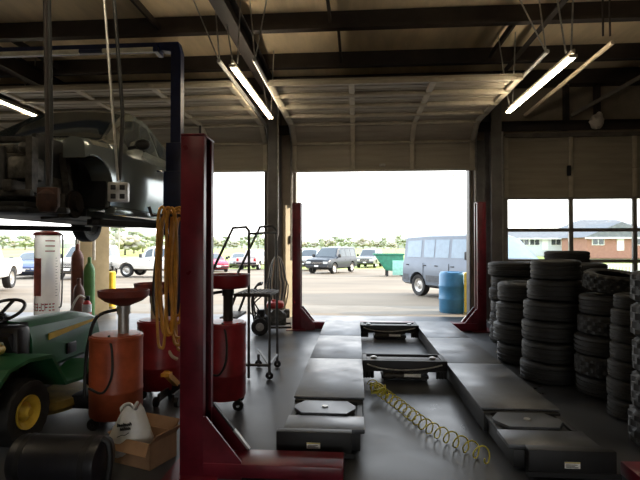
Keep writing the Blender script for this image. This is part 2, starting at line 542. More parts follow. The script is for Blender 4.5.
# ------------------------------------------------------------------ outdoors ground
mb = MB()
ys = [10.45, 14, 18, 22, 26, 30, 36, 45.0]
mb.grid([[V((x, yy, lot(yy))) for x in (-60, -20, 0, 20, 70)] for yy in ys])
struct('ground_pavement', mb, asphalt)
mb = MB(); mb.grid([[V((x, yy, z)) for x in (-30, -10, 0, 10, 30)] for yy, z in ((10.449, 0.0), (10.45, -.004), (12.5, lot(12.5) + .006), (12.51, lot(12.51) - .05))])
struct('ground_apron', mb, apron_m)
mb = MB()
mb.grid([[V((x, yy, lot(yy) - (0.0 if yy > 45.1 else .02))) for x in (-500, -150, -50, -20, 0, 20, 50, 150, 500)] for yy in (45, 52, 60, 80, 100, 120, 150, 300, 700)])
struct('ground_field', mb, grass_m)

# ------------------------------------------------------------------ fluorescent fixtures
def fluoro(label, p, q, tubes=2, chains=True):
    p, q = V(p), V(q)
    t = thing('fluorescent_light', label, 'ceiling light', (p + q) / 2, 'hanging fluorescent strips', 0, True)
    d = (q - p).normalized(); s = d.cross(V((0, 0, 1))).normalized()
    mb = MB(); mb.bar(p + V((0, 0, .05)), q + V((0, 0, .05)), .032, .045, b=.004)
    h = mb.build('housing', fix_m, t)
    offs = (-.024, .024) if tubes == 2 else (0.0,)
    m = (p + q) / 2
    for o in offs:
        for a_, b_ in ((p + d * .03, m - d * .02), (m + d * .02, q - d * .03)):
            MB().tube([a_ + s * o - V((0, 0, .012)), b_ + s * o - V((0, 0, .012))], .013, 12).build('tube', tube_m, t)
    for c in (p + d * .02, m, q - d * .02): MB().bar(c + s * .045 - V((0, 0, .004)), c - s * .045 - V((0, 0, .004)), .03, .035).build('lamp_holder', fix_m, t)
    if chains:
        for f_ in (.06, .94):
            c = p.lerp(q, f_) + V((0, 0, .08))
            for sg in (-1, 1):
                MB().tube([c + s * .03 * sg, c + s * (.14 * sg - .06) + V((0, 0, 4.95 - c.z))], .010, 6).build('hanger_chain', galv, t)
    return t


c0 = at(232, 65, 6.1); c1 = at(271, 118, 8.55)
fluoro('twin tube fluorescent light left of the open middle doorway, beside the dark centre column', c0, c1, 2)
r0 = at(574, 55, 5.75); r1 = at(508, 112, 8.1)
fluoro('fluorescent light hanging at upper right, above the tire stacks', r0, r1, 2)
l0 = at(36, 116, 8.6)
fluoro('fluorescent light at far left, partly hidden above the raised car', V((l0.x - .02, 6.2, l0.z)), l0, 2)
for x in (l0.x, c0.x, r0.x):  # unseen lights added behind the camera to lift the interior
    for y in (2.0,):
        fluoro('unseen fluorescent light added behind the camera to brighten the shop', V((x, y - 1.2, c0.z)), V((x, y + 1.2, c0.z)), 2)

# ------------------------------------------------------------------ four post alignment lift
LF = thing('alignment_lift', 'dark red four-post alignment lift with two steel runways lowered on the floor', 'vehicle lift', (.55, 5.9, 0), None, 0, True)


def lift_post(x, y, s, h):          # channel post, open towards the runways (s = +1 opens to +x)
    w, dp, tk = .15, .20, .012
    t = MB()
    t.box(x - w / 2 * s - tk / 2, x - w / 2 * s + tk / 2, y - dp / 2, y + dp / 2, .012, h)
    xa, xb = sorted((x - w / 2 * s, x + w / 2 * s))
    t.box(xa, xb, y - dp / 2 - tk, y - dp / 2, .012, h, .003)
    t.box(xa, xb, y + dp / 2, y + dp / 2 + tk, .012, h, .003)
    for yy in (y - dp / 2, y + dp / 2 - .04): t.box(*sorted((x + w / 2 * s - .012 * s, x + w / 2 * s)), yy, yy + .04, .012, h)
    p = t.build('post', lift_red, LF)
    MB().box(xa - .004, xb + .004, y - dp / 2 - .016, y + dp / 2 + .016, h, h + .015, .004).build('post_cap', lift_red, p)
    MB().box(xa - .1, xb + .1, y - .22, y + .22, 0, .012).build('base_plate', lift_red, p)
    MB().box(x - .02, x + .02, y + .03, y + .06, .03, h - .05).build('ladder_lock_bar', steel_dk, p)
    MB().tube([(x + .03 * s, y - .05, .1), (x + .03 * s, y - .05, h + .08)], .008, 6).build('lift_cable', steel_dk, p)
    xi = x + w / 2 * s
    for yy in (y - dp / 2 - .012, y + dp / 2 - .004):
        g = MB(); g.prism([(xi, .39), (xi + .02 * s, .39), (xi + .25 * s, .11), (xi + .25 * s, .0), (xi, .0)], 'y', yy, yy + .016)
        g.build('gusset', lift_red, p)
    e = MB(); e.bar((xi + .01 * s, y + dp / 2, .405), (xi + .15 * s, y + dp / 2, .235), .03, .012)
    e.build('edge_strip', black_st, p)
    e = MB(); e.bar((xi + .15 * s, y + dp / 2, .235), (xi + .255 * s, y + dp / 2, .105), .035, .014)
    e.build('silver_strip', galv, p)
    return p


lift_post(-1.055, 3.16, 1, 2.20)
lift_post(2.24, 3.08, -1, 2.22)
lift_post(-1.06, 8.70, 1, 2.26)
lift_post(2.20, 8.78, -1, 2.26)
for xa, xb, y, zt in ((-.98, -.08, 3.16, .10), (1.70, 2.15, 3.16, .10), (-.98, 2.12, 8.74, .14)):
    m = MB(); m.box(xa, xb, y - .12, y + .12, .012, zt, .01)
    m.build('crossbeam', lift_red, LF)


def runway(x0, x1, yn, yf, boxx0, boxx1):
    m = MB(); m.box(x0, x1, yn + .62, yf, .03, .185, .006)
    m.box(x0 + .03, x1 - .03, yn, yn + .62, .03, .15, .004)
    r = m.build('runway', black_st, LF)
    ln = (yf - yn - .64) / 3
    for k in range(3):
        m = MB(); m.box(x0 - .01, x1 + .01, yn + .66 + k * ln, yn + .66 + (k + 1) * ln - .012, .187, .205, .004)
        m.build('slip_plate', lift_grey, r)
    m = MB(); m.box(x0, x1, yn - .0, yn + .27, .152, .182, .004)
    m.build('ramp_plate', lift_grey, r)
    cx, cy = (x0 + x1) / 2 - .02, yn + .45
    hx, hy = .245, .15
    m = MB()
    m.prism([(cx - hx, cy - .03), (cx - hx + .07, cy - hy), (cx + hx - .07, cy - hy), (cx + hx, cy - .03), (cx + hx, cy + .03), (cx + hx - .07, cy + hy), (cx - hx + .07, cy + hy), (cx - hx, cy + .03)], 'z', .165, .192)
    tp = m.build('turn_plate', lift_grey, r)
    MB().lathe([(.0, .192), (.025, .192), (.025, .2), (0, .2)], (cx, cy, 0), 16).build('centre_pin', galv, tp)
    for xa in (x0 + .01, x1 - .05): MB().box(xa, xa + .04, yn + .27, yn + .64, .15, .17).build('stop_rail', black_st, r)
    m = MB()
    m.box(boxx0, boxx1, yn - .085, yn - .005, .02, .186, .006)
    m.box(boxx0 - .02, boxx1 + .02, yn - .10, yn - .085, .02, .05)
    e = m.build('wheel_stop', black_st, r)
    lx = (boxx0 + boxx1) / 2
    MB().box(lx - .05, lx + .045, yn - .0875, yn - .085, .075, .115).build('warning_label', label_w, e)
    MB().box(lx - .05, lx + .045, yn - .0885, yn - .0875, .108, .115).build('warning_stripe', label_y, e)
    m = MB()
    for dz, w_ in ((.098, .07), (.09, .055), (.082, .075)): m.box(lx - .042, lx - .042 + w_, yn - .0885, yn - .0875, dz - .002, dz + .0015)
    m.build('warning_text', ink_m, e)
    return r


runway(-.52, .06, 3.46, 8.42, -.56, -.03)
runway(1.0, 1.585, 3.28, 8.42, 1.10, 1.64)


def jack(y, cat_label):
    j = thing('bridge_jack', cat_label, 'jack', (.52, y, 0), 'bridge jacks between the runways', 0, True)
    m = MB()
    m.box(.07, .99, y - .20, y - .16, .12, .235, .004).box(.07, .99, y + .16, y + .20, .12, .225, .004)
    m.box(.07, .12, y - .2, y + .2, .12, .225, .004).box(.94, .99, y - .2, y + .2, .12, .225, .004)
    m.box(.07, .99, y - .19, y + .19, .115, .13)
    m.build('frame', black_st, j)
    m = MB(); m.box(.1, .96, y - .09, y + .09, .16, .215, .012)
    b = m.build('lift_beam', grease, j)
    m = MB(); m.box(.46, .6, y - .11, y - .09, .17, .2, .003)
    m.build('catch', galv, b)
    for x in (.2, .86):
        MB().lathe([(0, .215), (.035, .215), (.035, .235), (.02, .24), (0, .24)], (x, y, 0), 14).build('pad', galv, b)
    m = MB()
    m.bar((.3, y - .15, .035), (.78, y - .15, .12), .03, .05).bar((.78, y - .15, .035), (.3, y - .15, .12), .03, .05)
    m.box(.28, .8, y - .14, y + .1, .02, .06, .01)
    m.build('scissor_arm', black_st, j)
    MB().cyl((.3, y - .18, .07), (.62, y - .18, .07), .033, seg=14).build('air_cylinder', grease, j)
    MB().box(.52, .7, y - .222, y - .215, .065, .1).build('name_plate', label_w, j)
    for x0 in (.075, .865):
        m = MB()
        for k in range(4):
            m.cyl((x0 + .03 * k + .01, y - .215, .05), (x0 + .03 * k + .01, y - .215, .12), .011, seg=8)
        m.box(x0, x0 + .12, y - .21, y - .20, .05, .13)
        m.build('roller_bracket', black_st, j)
    m = MB(); m.tube(bez((.12, y - .22, .2), (.3, y - .24, .12), (.7, y - .24, .13), (.93, y - .22, .2)), .008, 6)
    m.build('air_line', galv, j)
    return j


jack(5.55, 'black bridge jack nearer the camera, between the two lift runways with yellow coil beside it')
jack(7.95, 'black bridge jack farther away, at the doorway end of the two lift runways')

# coiled air hose on the floor
ps = smoothline([gr(372, 378, .12), gr(382, 392, .06), gr(400, 405, .06), gr(425, 425, .055), gr(455, 441, .05), gr(490, 459, .045)], 40)
coil = []
prev = ps[0]; acc = 0
for i, p in enumerate(ps):
    acc += (p - prev).length; prev = p
    tdir = (ps[min(i + 1, len(ps) - 1)] - ps[max(i - 1, 0)]).normalized()
    s = tdir.cross(V((0, 0, 1))).normalized()
    coil.append((p, s, acc))
L = coil[-1][2]; pts = []
nturn = 19
N = nturn * 14
for i in range(N + 1):
    f_ = i / N; target = f_ * L
    j = min(range(len(coil)), key=lambda q: abs(coil[q][2] - target))
    p, s, _ = coil[j]
    a_ = 2 * PI * nturn * f_
    pts.append(V((p.x, p.y, .058)) + s * .05 * math.cos(a_) + V((0, 0, .05 * math.sin(a_))))
m = MB(); m.tube(pts, .0055, 6)
for k in range(3): pass
o = m.build('air_hose', hose_coil)
tag(o, 'yellow coiled air hose stretched across the floor between the runways', 'hose')
m = MB(); a0 = gr(375, 380, .16)
m.tube([a0 + V((.06 * math.cos(q * .55) + .001 * q, -.02 - .004 * q + .05 * math.sin(q * .55), -.10 + .0)) + V((0, 0, .012 * (q % 9))) for q in range(48)], .007, 6)
o = m.build('air_hose', hose_coil)
tag(o, 'bunched yellow air hose tangle at the near bridge jack\'s left end', 'hose')

# ------------------------------------------------------------------ two post lift (blue)
cx = -2.27; ly = 5.98; cl = -5.25
TL = thing('two_post_lift', 'blue two-post lift with overhead beam holding up the silver car', 'vehicle lift', (-3.42, ly, 0), None, 0, True)
top = at(170, 44, ly).z
for x, s in ((cx, -1), (cl, 1)):
    m = MB()
    m.box(x - .09, x + .11, ly - .15, ly + .15, .015, 2.78, .01)
    p = m.build('post', blue_st, TL)
    m = MB(); m.box(x - .065, x + .065, ly - .06, ly + .06, 2.78, top - .12)
    m.prism([(x - .065 * 1, top - .12), (x + .065, top - .12), (x + .03 * -s, top), (x + .2 * s, top), (x + .2 * s, top - .1)] if s < 0 else [(x + .065, top - .12), (x - .065, top - .12), (x - .03, top), (x + .2, top), (x + .2, top - .1)], 'y', ly - .06, ly + .06)
    m.build('post_extension', blue_st, p)
    MB().box(x - .24, x + .24, ly - .24, ly + .24, 0, .015).build('base_plate', blue_st, p)
    xi = x + .17 * s
    m = MB(); m.box(x - .11, x + .13, ly - .18, ly + .18, 1.62, 2.42, .012)
    cg = m.build('carriage', blue_st, TL)
    for yy, px, py in ((-.15, .52 if s < 0 else 1.2, -.95), (.15, .52 if s < 0 else 1.2, .85)):
        ax, ay = x + .2 * s, ly + yy
        bx, by = x - px if s < 0 else x + px, ly + py
        m = MB(); m.bar((ax, ay, 1.745), (bx, by, 1.745), .10, .07, b=.008)
        m.bar((ax + (bx - ax) * .5, ay + (by - ay) * .5, 1.745), (bx + (bx - ax) * .12, by + (by - ay) * .12, 1.745), .075, .065, b=.006)
        arm = m.build('swing_arm', black_st, TL)
        MB().lathe([(0, 1.778), (.05, 1.778), (.065, 1.784), (.065, 1.80), (0, 1.80)], (bx, by, 0), 16).build('lift_pad', rubber, arm)
m = MB(); m.bar((cx - .2, ly, top - .045), (cl + .2, ly, top - .045), .12, .09)
m.build('overhead_beam', blue_st, TL)
m = MB(); zb = at(60, 53, ly - .1).z
m.tube([(cx - .2, ly - .12, zb), (-3.19, ly - .12, zb)], .03, 10).tube([(-3.51, ly - .12, zb), (cl + .2, ly - .12, zb)], .03, 10)
sb = m.build('shutoff_bar', white_pad, TL)
MB().tube([(-3.2, ly - .12, zb), (-3.5, ly - .12, zb)], .026, 10).build('bar_sleeve', blue_st, sb)
m = MB(); m.box(cx - .26, cx - .2, ly - .15, ly + .05, zb - .04, top - .05)
m.build('bar_bracket', blue_st, sb)

# ------------------------------------------------------------------ vehicles
def lerp(a, b, t): return a + (b - a) * t


class Shape:
    """body stations: x, half width, z bottom, z belt, z top, half width of the top"""
    def __init__(self, st): self.st = st

    def at(self, x):
        st = self.st
        if x <= st[0][0]: return st[0]
        for i in range(len(st) - 1):
            if x <= st[i + 1][0]:
                t = (x - st[i][0]) / (st[i + 1][0] - st[i][0])
                return tuple(lerp(p, q, t) for p, q in zip(st[i], st[i + 1]))
        return st[-1]

    def section(self, x):
        _, w, zb, zl, zt, wt = self.at(x)
        h = zl - zb
        sec = [(0, zb), (w * .85, zb), (w * .97, zb + h * .08), (w, zb + h * .35), (w * 1.0, zb + h * .62), (w * .985, zb + h * .88), (w * .95, zl),
               (lerp(w * .95, wt, .5), lerp(zl, zt, .5)), (wt, lerp(zl, zt, .93)), (wt * .88, zt - .015 - .0), (wt * .5, zt + .012), (0, zt + .02)]
        return sec

    def side(self, x, f):       # a point on the window band, f from 0 at the belt to 1 at the roof edge
        s = self.section(x)
        a_, b_ = V((s[6][0], s[6][1])), V((s[8][0], s[8][1]))
        m_ = V((s[7][0], s[7][1]))
        p = a_.lerp(m_, f * 2) if f < .5 else m_.lerp(b_, f * 2 - 1)
        return p

    def top(self, x, f):        # a point on the top band, f from -1 to 1 across
        s = self.section(x)
        pts = [(-s[8][0], s[8][1]), (-s[9][0], s[9][1]), (-s[10][0], s[10][1]), (0, s[11][1]), (s[10][0], s[10][1]), (s[9][0], s[9][1]), (s[8][0], s[8][1])]
        y_ = f * s[8][0]
        for i in range(6):
            if y_ <= pts[i + 1][0] + 1e-9:
                t = (y_ - pts[i][0]) / max(1e-6, pts[i + 1][0] - pts[i][0])
                return V((y_, lerp(pts[i][1], pts[i + 1][1], t)))
        return V(pts[-1])


def dense(st, step=.12):
    out = []
    for i in range(len(st) - 1):
        a_, b_ = st[i], st[i + 1]
        n_ = max(1, int((b_[0] - a_[0]) / step))
        for k in range(n_): out.append(tuple(lerp(p, q, k / n_) for p, q in zip(a_, b_)))
    out.append(st[-1])
    return out


def body_mesh(name, st, mat, parent, arches, ar, aw):
    sh = Shape(st)
    mb = MB(); rows = []
    for s in dense(st):
        sec = sh.section(s[0])
        full = [V((s[0], y_, z_)) for y_, z_ in sec] + [V((s[0], -y_, z_)) for y_, z_ in sec[-2:0:-1]]
        rows.append(full)
    g = mb.grid(rows, closed_u=True)
    mb.bm.faces.new(g[0][::-1]); mb.bm.faces.new(g[-1])
    o = mb.build(name, mat, parent, 32)
    cut = []
    for x, z in arches:
        for sg in (-1, 1):
            c = MB().cyl((x, sg * (aw - .26), z), (x, sg * (aw + .3), z), ar, seg=36)
            cut.append(c.build('cutter', mat, None))
    par, mtx = o.parent, o.matrix_world.copy()
    o.parent = None
    o.location = (0, 0, 0)
    # cutters were recentred on themselves, which keeps them in this same frame
    bpy.context.view_layer.update()
    boolean_cut(o, cut)
    o.parent = par
    return o, sh


def window_side(sh, x0, x1, f0, f1, sg, nx=8, push=.006):
    rows = []
    for j in range(4):
        f_ = lerp(f0, f1, j / 3)
        row = []
        for i in range(nx + 1):
            x = lerp(x0, x1, i / nx)
            p = sh.side(x, f_)
            row.append(V((x, sg * (p.x + push), p.y)))
        rows.append(row)
    return rows


def window_top(sh, x0, x1, w, push=.008, nx=5):
    rows = []
    for i in range(nx + 1):
        x = lerp(x0, x1, i / nx)
        row = []
        for j in range(9):
            p = sh.top(x, lerp(-w, w, j / 8))
            row.append(V((x, p.x, p.y + push)))
        rows.append(row)
    return rows


def wheel(parent, x, y, r, w, sg, rim=None, tyre_mat=None):
    mb = MB(); rr = r
    mb.lathe([(r * .62, -w / 2 * .8), (r * .8, -w / 2), (r * .95, -w / 2), (r, -w / 2 * .75), (r, w / 2 * .75), (r * .95, w / 2), (r * .8, w / 2), (r * .62, w / 2 * .8)], (x, 0, r), 28, 'y', closed=True)
    bmesh.ops.translate(mb.bm, verts=mb.bm.verts, vec=(0, y, 0))
    wh = mb.build('wheel', tyre_mat or rubber, parent)
    mb = MB()
    mb.lathe([(0, 0), (.05, .005), (.06, -.01), (r * .4, -.03), (r * .55, 0), (r * .63, .012), (r * .63, -.06), (0, -.06)], (0, 0, 0), 24, 'y')
    for v in mb.bm.verts: v.co = V((v.co.x + x, y + sg * (v.co.y + w / 2 * .7), v.co.z + r))
    mb.build('rim', rim or galv, wh)
    return wh


KINDS = {
    # stations from the tail (x small) to the nose
    'van': dict(st=[(-2.40, .88, .42, 1.08, 1.80, .72), (-2.34, .95, .34, 1.10, 1.90, .80), (-1.2, .97, .32, 1.10, 1.94, .84), (.55, .97, .32, 1.10, 1.93, .83), (.95, .97, .32, 1.10, 1.84, .76), (1.62, .96, .32, 1.10, 1.16, .86), (2.25, .92, .34, 1.0, 1.03, .82), (2.40, .84, .42, .86, .90, .74)],
                axles=(-1.55, 1.5), r=.345, arch=.42, wheel_w=.22, side=[(-2.18, -1.42), (-1.28, -.78), (-.72, -.12), (.0, .78)], ws=(.98, 1.55), rear=(-2.36,), ff=(.16, .86)),
    'suv': dict(st=[(-2.45, .86, .45, 1.05, 1.74, .66), (-2.38, .94, .38, 1.08, 1.84, .72), (-1.0, .98, .36, 1.08, 1.88, .76), (.25, .98, .36, 1.08, 1.85, .75), (.55, .98, .36, 1.08, 1.78, .70), (1.15, .98, .36, 1.08, 1.14, .84), (2.2, .95, .38, 1.02, 1.08, .80), (2.42, .86, .45, .92, .97, .74)],
                axles=(-1.45, 1.5), r=.38, arch=.46, wheel_w=.25, side=[(-2.1, -1.3), (-1.2, -.45), (-.35, .5)], ws=(.57, 1.12), ff=(.14, .85)),
    'sedan': dict(st=[(-2.3, .78, .42, .86, .9, .64), (-2.2, .86, .28, .9, .98, .68), (-1.75, .88, .24, .92, 1.0, .66), (-1.0, .89, .22, .92, 1.36, .58), (-.4, .89, .22, .92, 1.43, .6), (.15, .89, .22, .92, 1.38, .58), (.95, .89, .22, .90, .96, .7), (1.9, .86, .24, .76, .82, .68), (2.25, .74, .36, .62, .66, .58)],
                  axles=(-1.3, 1.35), r=.31, arch=.36, wheel_w=.2, side=[(-1.25, -.55), (-.48, .35)], ws=(.2, .9), ff=(.16, .84)),
    'pickup': dict(st=[(-2.7, .9, .5, 1.06, 1.10, .86), (-2.66, .95, .45, 1.07, 1.10, .88), (-.85, .95, .42, 1.07, 1.10, .88), (-.83, .95, .42, 1.07, 1.76, .70), (-.1, .95, .42, 1.07, 1.80, .72), (.3, .95, .42, 1.07, 1.74, .68), (.9, .95, .42, 1.06, 1.12, .8), (2.2, .92, .44, 1.0, 1.04, .78), (2.5, .84, .5, .9, .94, .74)],
                   axles=(-1.7, 1.6), r=.38, arch=.46, wheel_w=.25, side=[(-.72, -.02), (.06, .5)], ws=(.33, .86), ff=(.14, .85)),
}


def vehicle(kind, name, label, paint, loc, heading, lower=None, group='vehicles parked outside', glz=None):
    glz = glz or car_glass
    K = KINDS[kind]
    t = thing(name, label, 'van' if kind == 'van' else ('car' if kind == 'sedan' else ('truck' if kind == 'pickup' else 'car')), (0, 0, 0), group)
    r = K['r']
    hw = max(s[1] for s in K['st'])
    b, sh = body_mesh('body', K['st'], paint, t, [(x, r) for x in K['axles']], K['arch'], hw - .05)
    for sg in (-1, 1):
        for x0, x1 in K['side']:
            m = MB(); m.grid(window_side(sh, x0, x1, K['ff'][0], K['ff'][1], sg)); m.build('side_window', glz, b)
        for x in K['axles']: wheel(t, x, sg * (hw - .15), r, K['wheel_w'], sg)
    if kind == 'van':
        for sg in (-1, 1):
            for x0, x1 in ((-2.3, -2.0), (-1.1, 1.05)):
                m = MB(); m.grid([[V((lerp(x0, x1, q / 6), sg * (sh.section(lerp(x0, x1, q / 6))[3][0] + .006), z)) for q in range(7)] for z in (.50, .68)]); m.build('lower_stripe', lower, b)
            for x in (-1.24, -.05, .86):
                m = MB(); m.bar((x, sg * .972, .45), (x, sg * .972, 1.06), .014, .008, (1, 0, 0)); m.build('door_seam', car_black, b)
    m = MB(); m.grid(window_top(sh, K['ws'][0], K['ws'][1], .9)); m.build('windshield', glz, b)
    nose = K['st'][-1]; tail = K['st'][0]
    xn, wn = nose[0], nose[1]
    zb, zl = nose[2], nose[3]
    m = MB(); m.box(xn - .05, xn + .012, -wn * .52, wn * .52, zb + (zl - zb) * .42, zl - .05, .01)
    gl = m.build('grille', car_black, b)
    m = MB()
    for q in (.3, .6): m.box(xn + .01, xn + .02, -wn * .5, wn * .5, zb + (zl - zb) * (.42 + .5 * q), zb + (zl - zb) * (.42 + .5 * q) + .02)
    m.build('grille_bar', chrome, gl)
    for sg in (-1, 1):
        m = MB(); m.box(xn - .09, xn + .015, *sorted((sg * wn * .56, sg * wn * .98)), zl - (zl - zb) * .42, zl - .06, .015); m.build('headlight', lamp_m, b)
        m = MB(); m.box(tail[0] - .015, tail[0] + .06, *sorted((sg * tail[1] * .76, sg * tail[1] * .99)), tail[3] - .28, tail[3] - .02, .01); m.build('tail_light', tail_m, b)
        xm = K['ws'][1] - (.18 if kind != 'van' else .72)
        p = sh.side(xm, .1)
        m = MB(); m.box(xm - .05, xm + .06, *sorted((sg * (p.x + .03), sg * (p.x + .24))), p.y + .02, p.y + .25, .03); m.box(xm - .02, xm + .02, *sorted((sg * (p.x - .03), sg * (p.x + .06))), p.y + .02, p.y + .07)
        m.build('mirror', car_black, b)
        for x0, x1 in K['side']:
            xh = x0 + .12 if kind != 'van' else x0 + .1
            p2 = sh.section(xh)[5]
            m = MB(); m.box(xh - .07, xh + .07, *sorted((sg * (p2[0] - .01), sg * (p2[0] + .02))), p2[1] - .04, p2[1] - .01, .006); m.build('door_handle', car_black, b)
    m = MB(); m.box(xn - .1, xn + .05, -wn * 1.02, wn * 1.02, zb + .0, zb + (zl - zb) * .34, .03)
    bp = m.build('front_bumper', lower or car_black, t)
    m = MB(); m.box(xn + .05, xn + .06, -.16, .16, zb + .06, zb + .17); m.build('licence_plate', plate_m, bp)
    m = MB(); m.box(tail[0] - .07, tail[0] + .1, -tail[1] * 1.02, tail[1] * 1.02, tail[2] + .0, tail[2] + .18, .03)
    m.build('rear_bumper', lower or car_black, t)
    m = MB(); m.box(K['axles'][0] - .4, K['axles'][1] + .4, -.6, .6, K['st'][3][2] - .06, K['st'][3][2] + .1); m.build('chassis', black_st, t)
    if kind in ('suv', 'pickup'):
        m = MB()
        rows = window_top(sh, K['st'][1][0] + .02, K['st'][2][0] - .02, .86, .006)
        if kind == 'pickup': m.grid(rows); m.build('bed_shade', car_black, b)  # black sheet stands in for the shaded inside of the open bed
    t.location = loc
    t.rotation_euler = (math.atan2(.017, 1) * 0, 0, heading)
    return t


def paint(n_, c_, rough=.25, metal=.2): return M('car_paint_' + n_, c_, rough, metal=metal, var=.05, scale=2)


def spot(u, v):     # where the outside ground is seen at a pixel
    y = 20.0
    for _ in range(40): 
        g_ = gr(u, v, lot(y)); y = .5 * y + .5 * min(g_.y, 200)
    return V((g_.x, g_.y, lot(g_.y)))


# the minivan beside the doorway
vv = V((1.52, 16.3, 0)); dv = V((.5, -.866, 0)).normalized(); sd = V((-dv.y, dv.x, 0))
ctr = vv + dv * 2.36 + sd * .98
ctr.z = lot(ctr.y)
VAN = vehicle('van', 'minivan', 'pale silver-blue passenger van parked just outside the middle doorway', paint('silver_blue', (.16, .19, .235), .35, .2), ctr, math.atan2(dv.y, dv.x), M('van_bumper', (.075, .085, .10), .5), glz=M('van_sky_glass', (.20, .29, .38), .08, var=.08, spec=.8))  # pale blue window colour stands in for sky seen in the glass
s_ = spot(331, 274); vehicle('suv', 'sport_utility_car', 'black-nosed grey sport utility car facing the doorway, nearest of the row opposite', paint('dark_grey', (.03, .037, .048), .3, .3), s_ + V((.0, 2.0, 0)), math.radians(-90 - 24))
s_ = spot(366, 268); vehicle('suv', 'sport_utility_car', 'silver sport utility car facing the doorway, left of the green hopper', paint('silver', (.22, .225, .23), .3, .3), s_ + V((.45, 2.2, 0)), math.radians(-90 - 14))
s_ = spot(311, 271); vehicle('pickup', 'pickup_truck', 'silver-white pickup half hidden behind the red rear lift post', paint('pale', (.5, .53, .52), .3), s_ + V((-.2, 2.3, 0)), math.radians(-90 - 12))
s_ = spot(212, 272); vehicle('sedan', 'sedan_car', 'red car seen just right of the red front lift post', paint('red', (.38, .02, .06), .25), s_ + V((-.3, 1.2, 0)), math.radians(-62))
s_ = spot(234, 268); vehicle('sedan', 'sedan_car', 'grey sedan parked between the red car and the red-tailed pickup', paint('grey', (.28, .29, .31), .3), s_ + V((0, 2.0, 0)), math.radians(-80))
s_ = spot(251, 270); vehicle('pickup', 'pickup_truck', 'white pickup with red tail lamps seen behind the rolling ladder', paint('white', (.62, .60, .58), .3), s_ + V((0, 2.2, 0)), math.radians(83))
s_ = spot(266, 270); vehicle('suv', 'sport_utility_car', 'white car with dark windshield beside the centre column', paint('white2', (.62, .63, .62), .3), s_ + V((1.6, 7.5, 0)), math.radians(-105))
s_ = spot(124, 279); vehicle('pickup', 'pickup_truck', 'bright white pickup parked sideways beyond the orange drain drums', paint('white3', (.72, .70, .66), .3), s_ + V((.9, 2.6, 0)), math.radians(178))
s_ = spot(150, 270); vehicle('sedan', 'sedan_car', 'dark blue car facing in, behind the hanging yellow hoses', paint('navy', (.05, .07, .13), .3), s_ + V((0, 2.0, 0)), math.radians(-100))
s_ = spot(27, 279); vehicle('sedan', 'sedan_car', 'blue car parked just left of the white cylinder tank', paint('blue', (.06, .09, .20), .3), s_ + V((-.9, 1.9, 0)), math.radians(-70))
s_ = spot(72, 279); vehicle('suv', 'sport_utility_car', 'silver car with dark grille seen left of the brown gas cylinder', paint('warm_silver', (.45, .43, .40), .3), s_ + V((.15, 1.3, 0)), math.radians(-84))
s_ = spot(4, 303); vehicle('pickup', 'pickup_truck', 'large white pickup cut off by the left edge of the picture', paint('white4', (.72, .72, .72), .3), s_ + V((-3.4, 2.6, 0)), math.radians(-70))

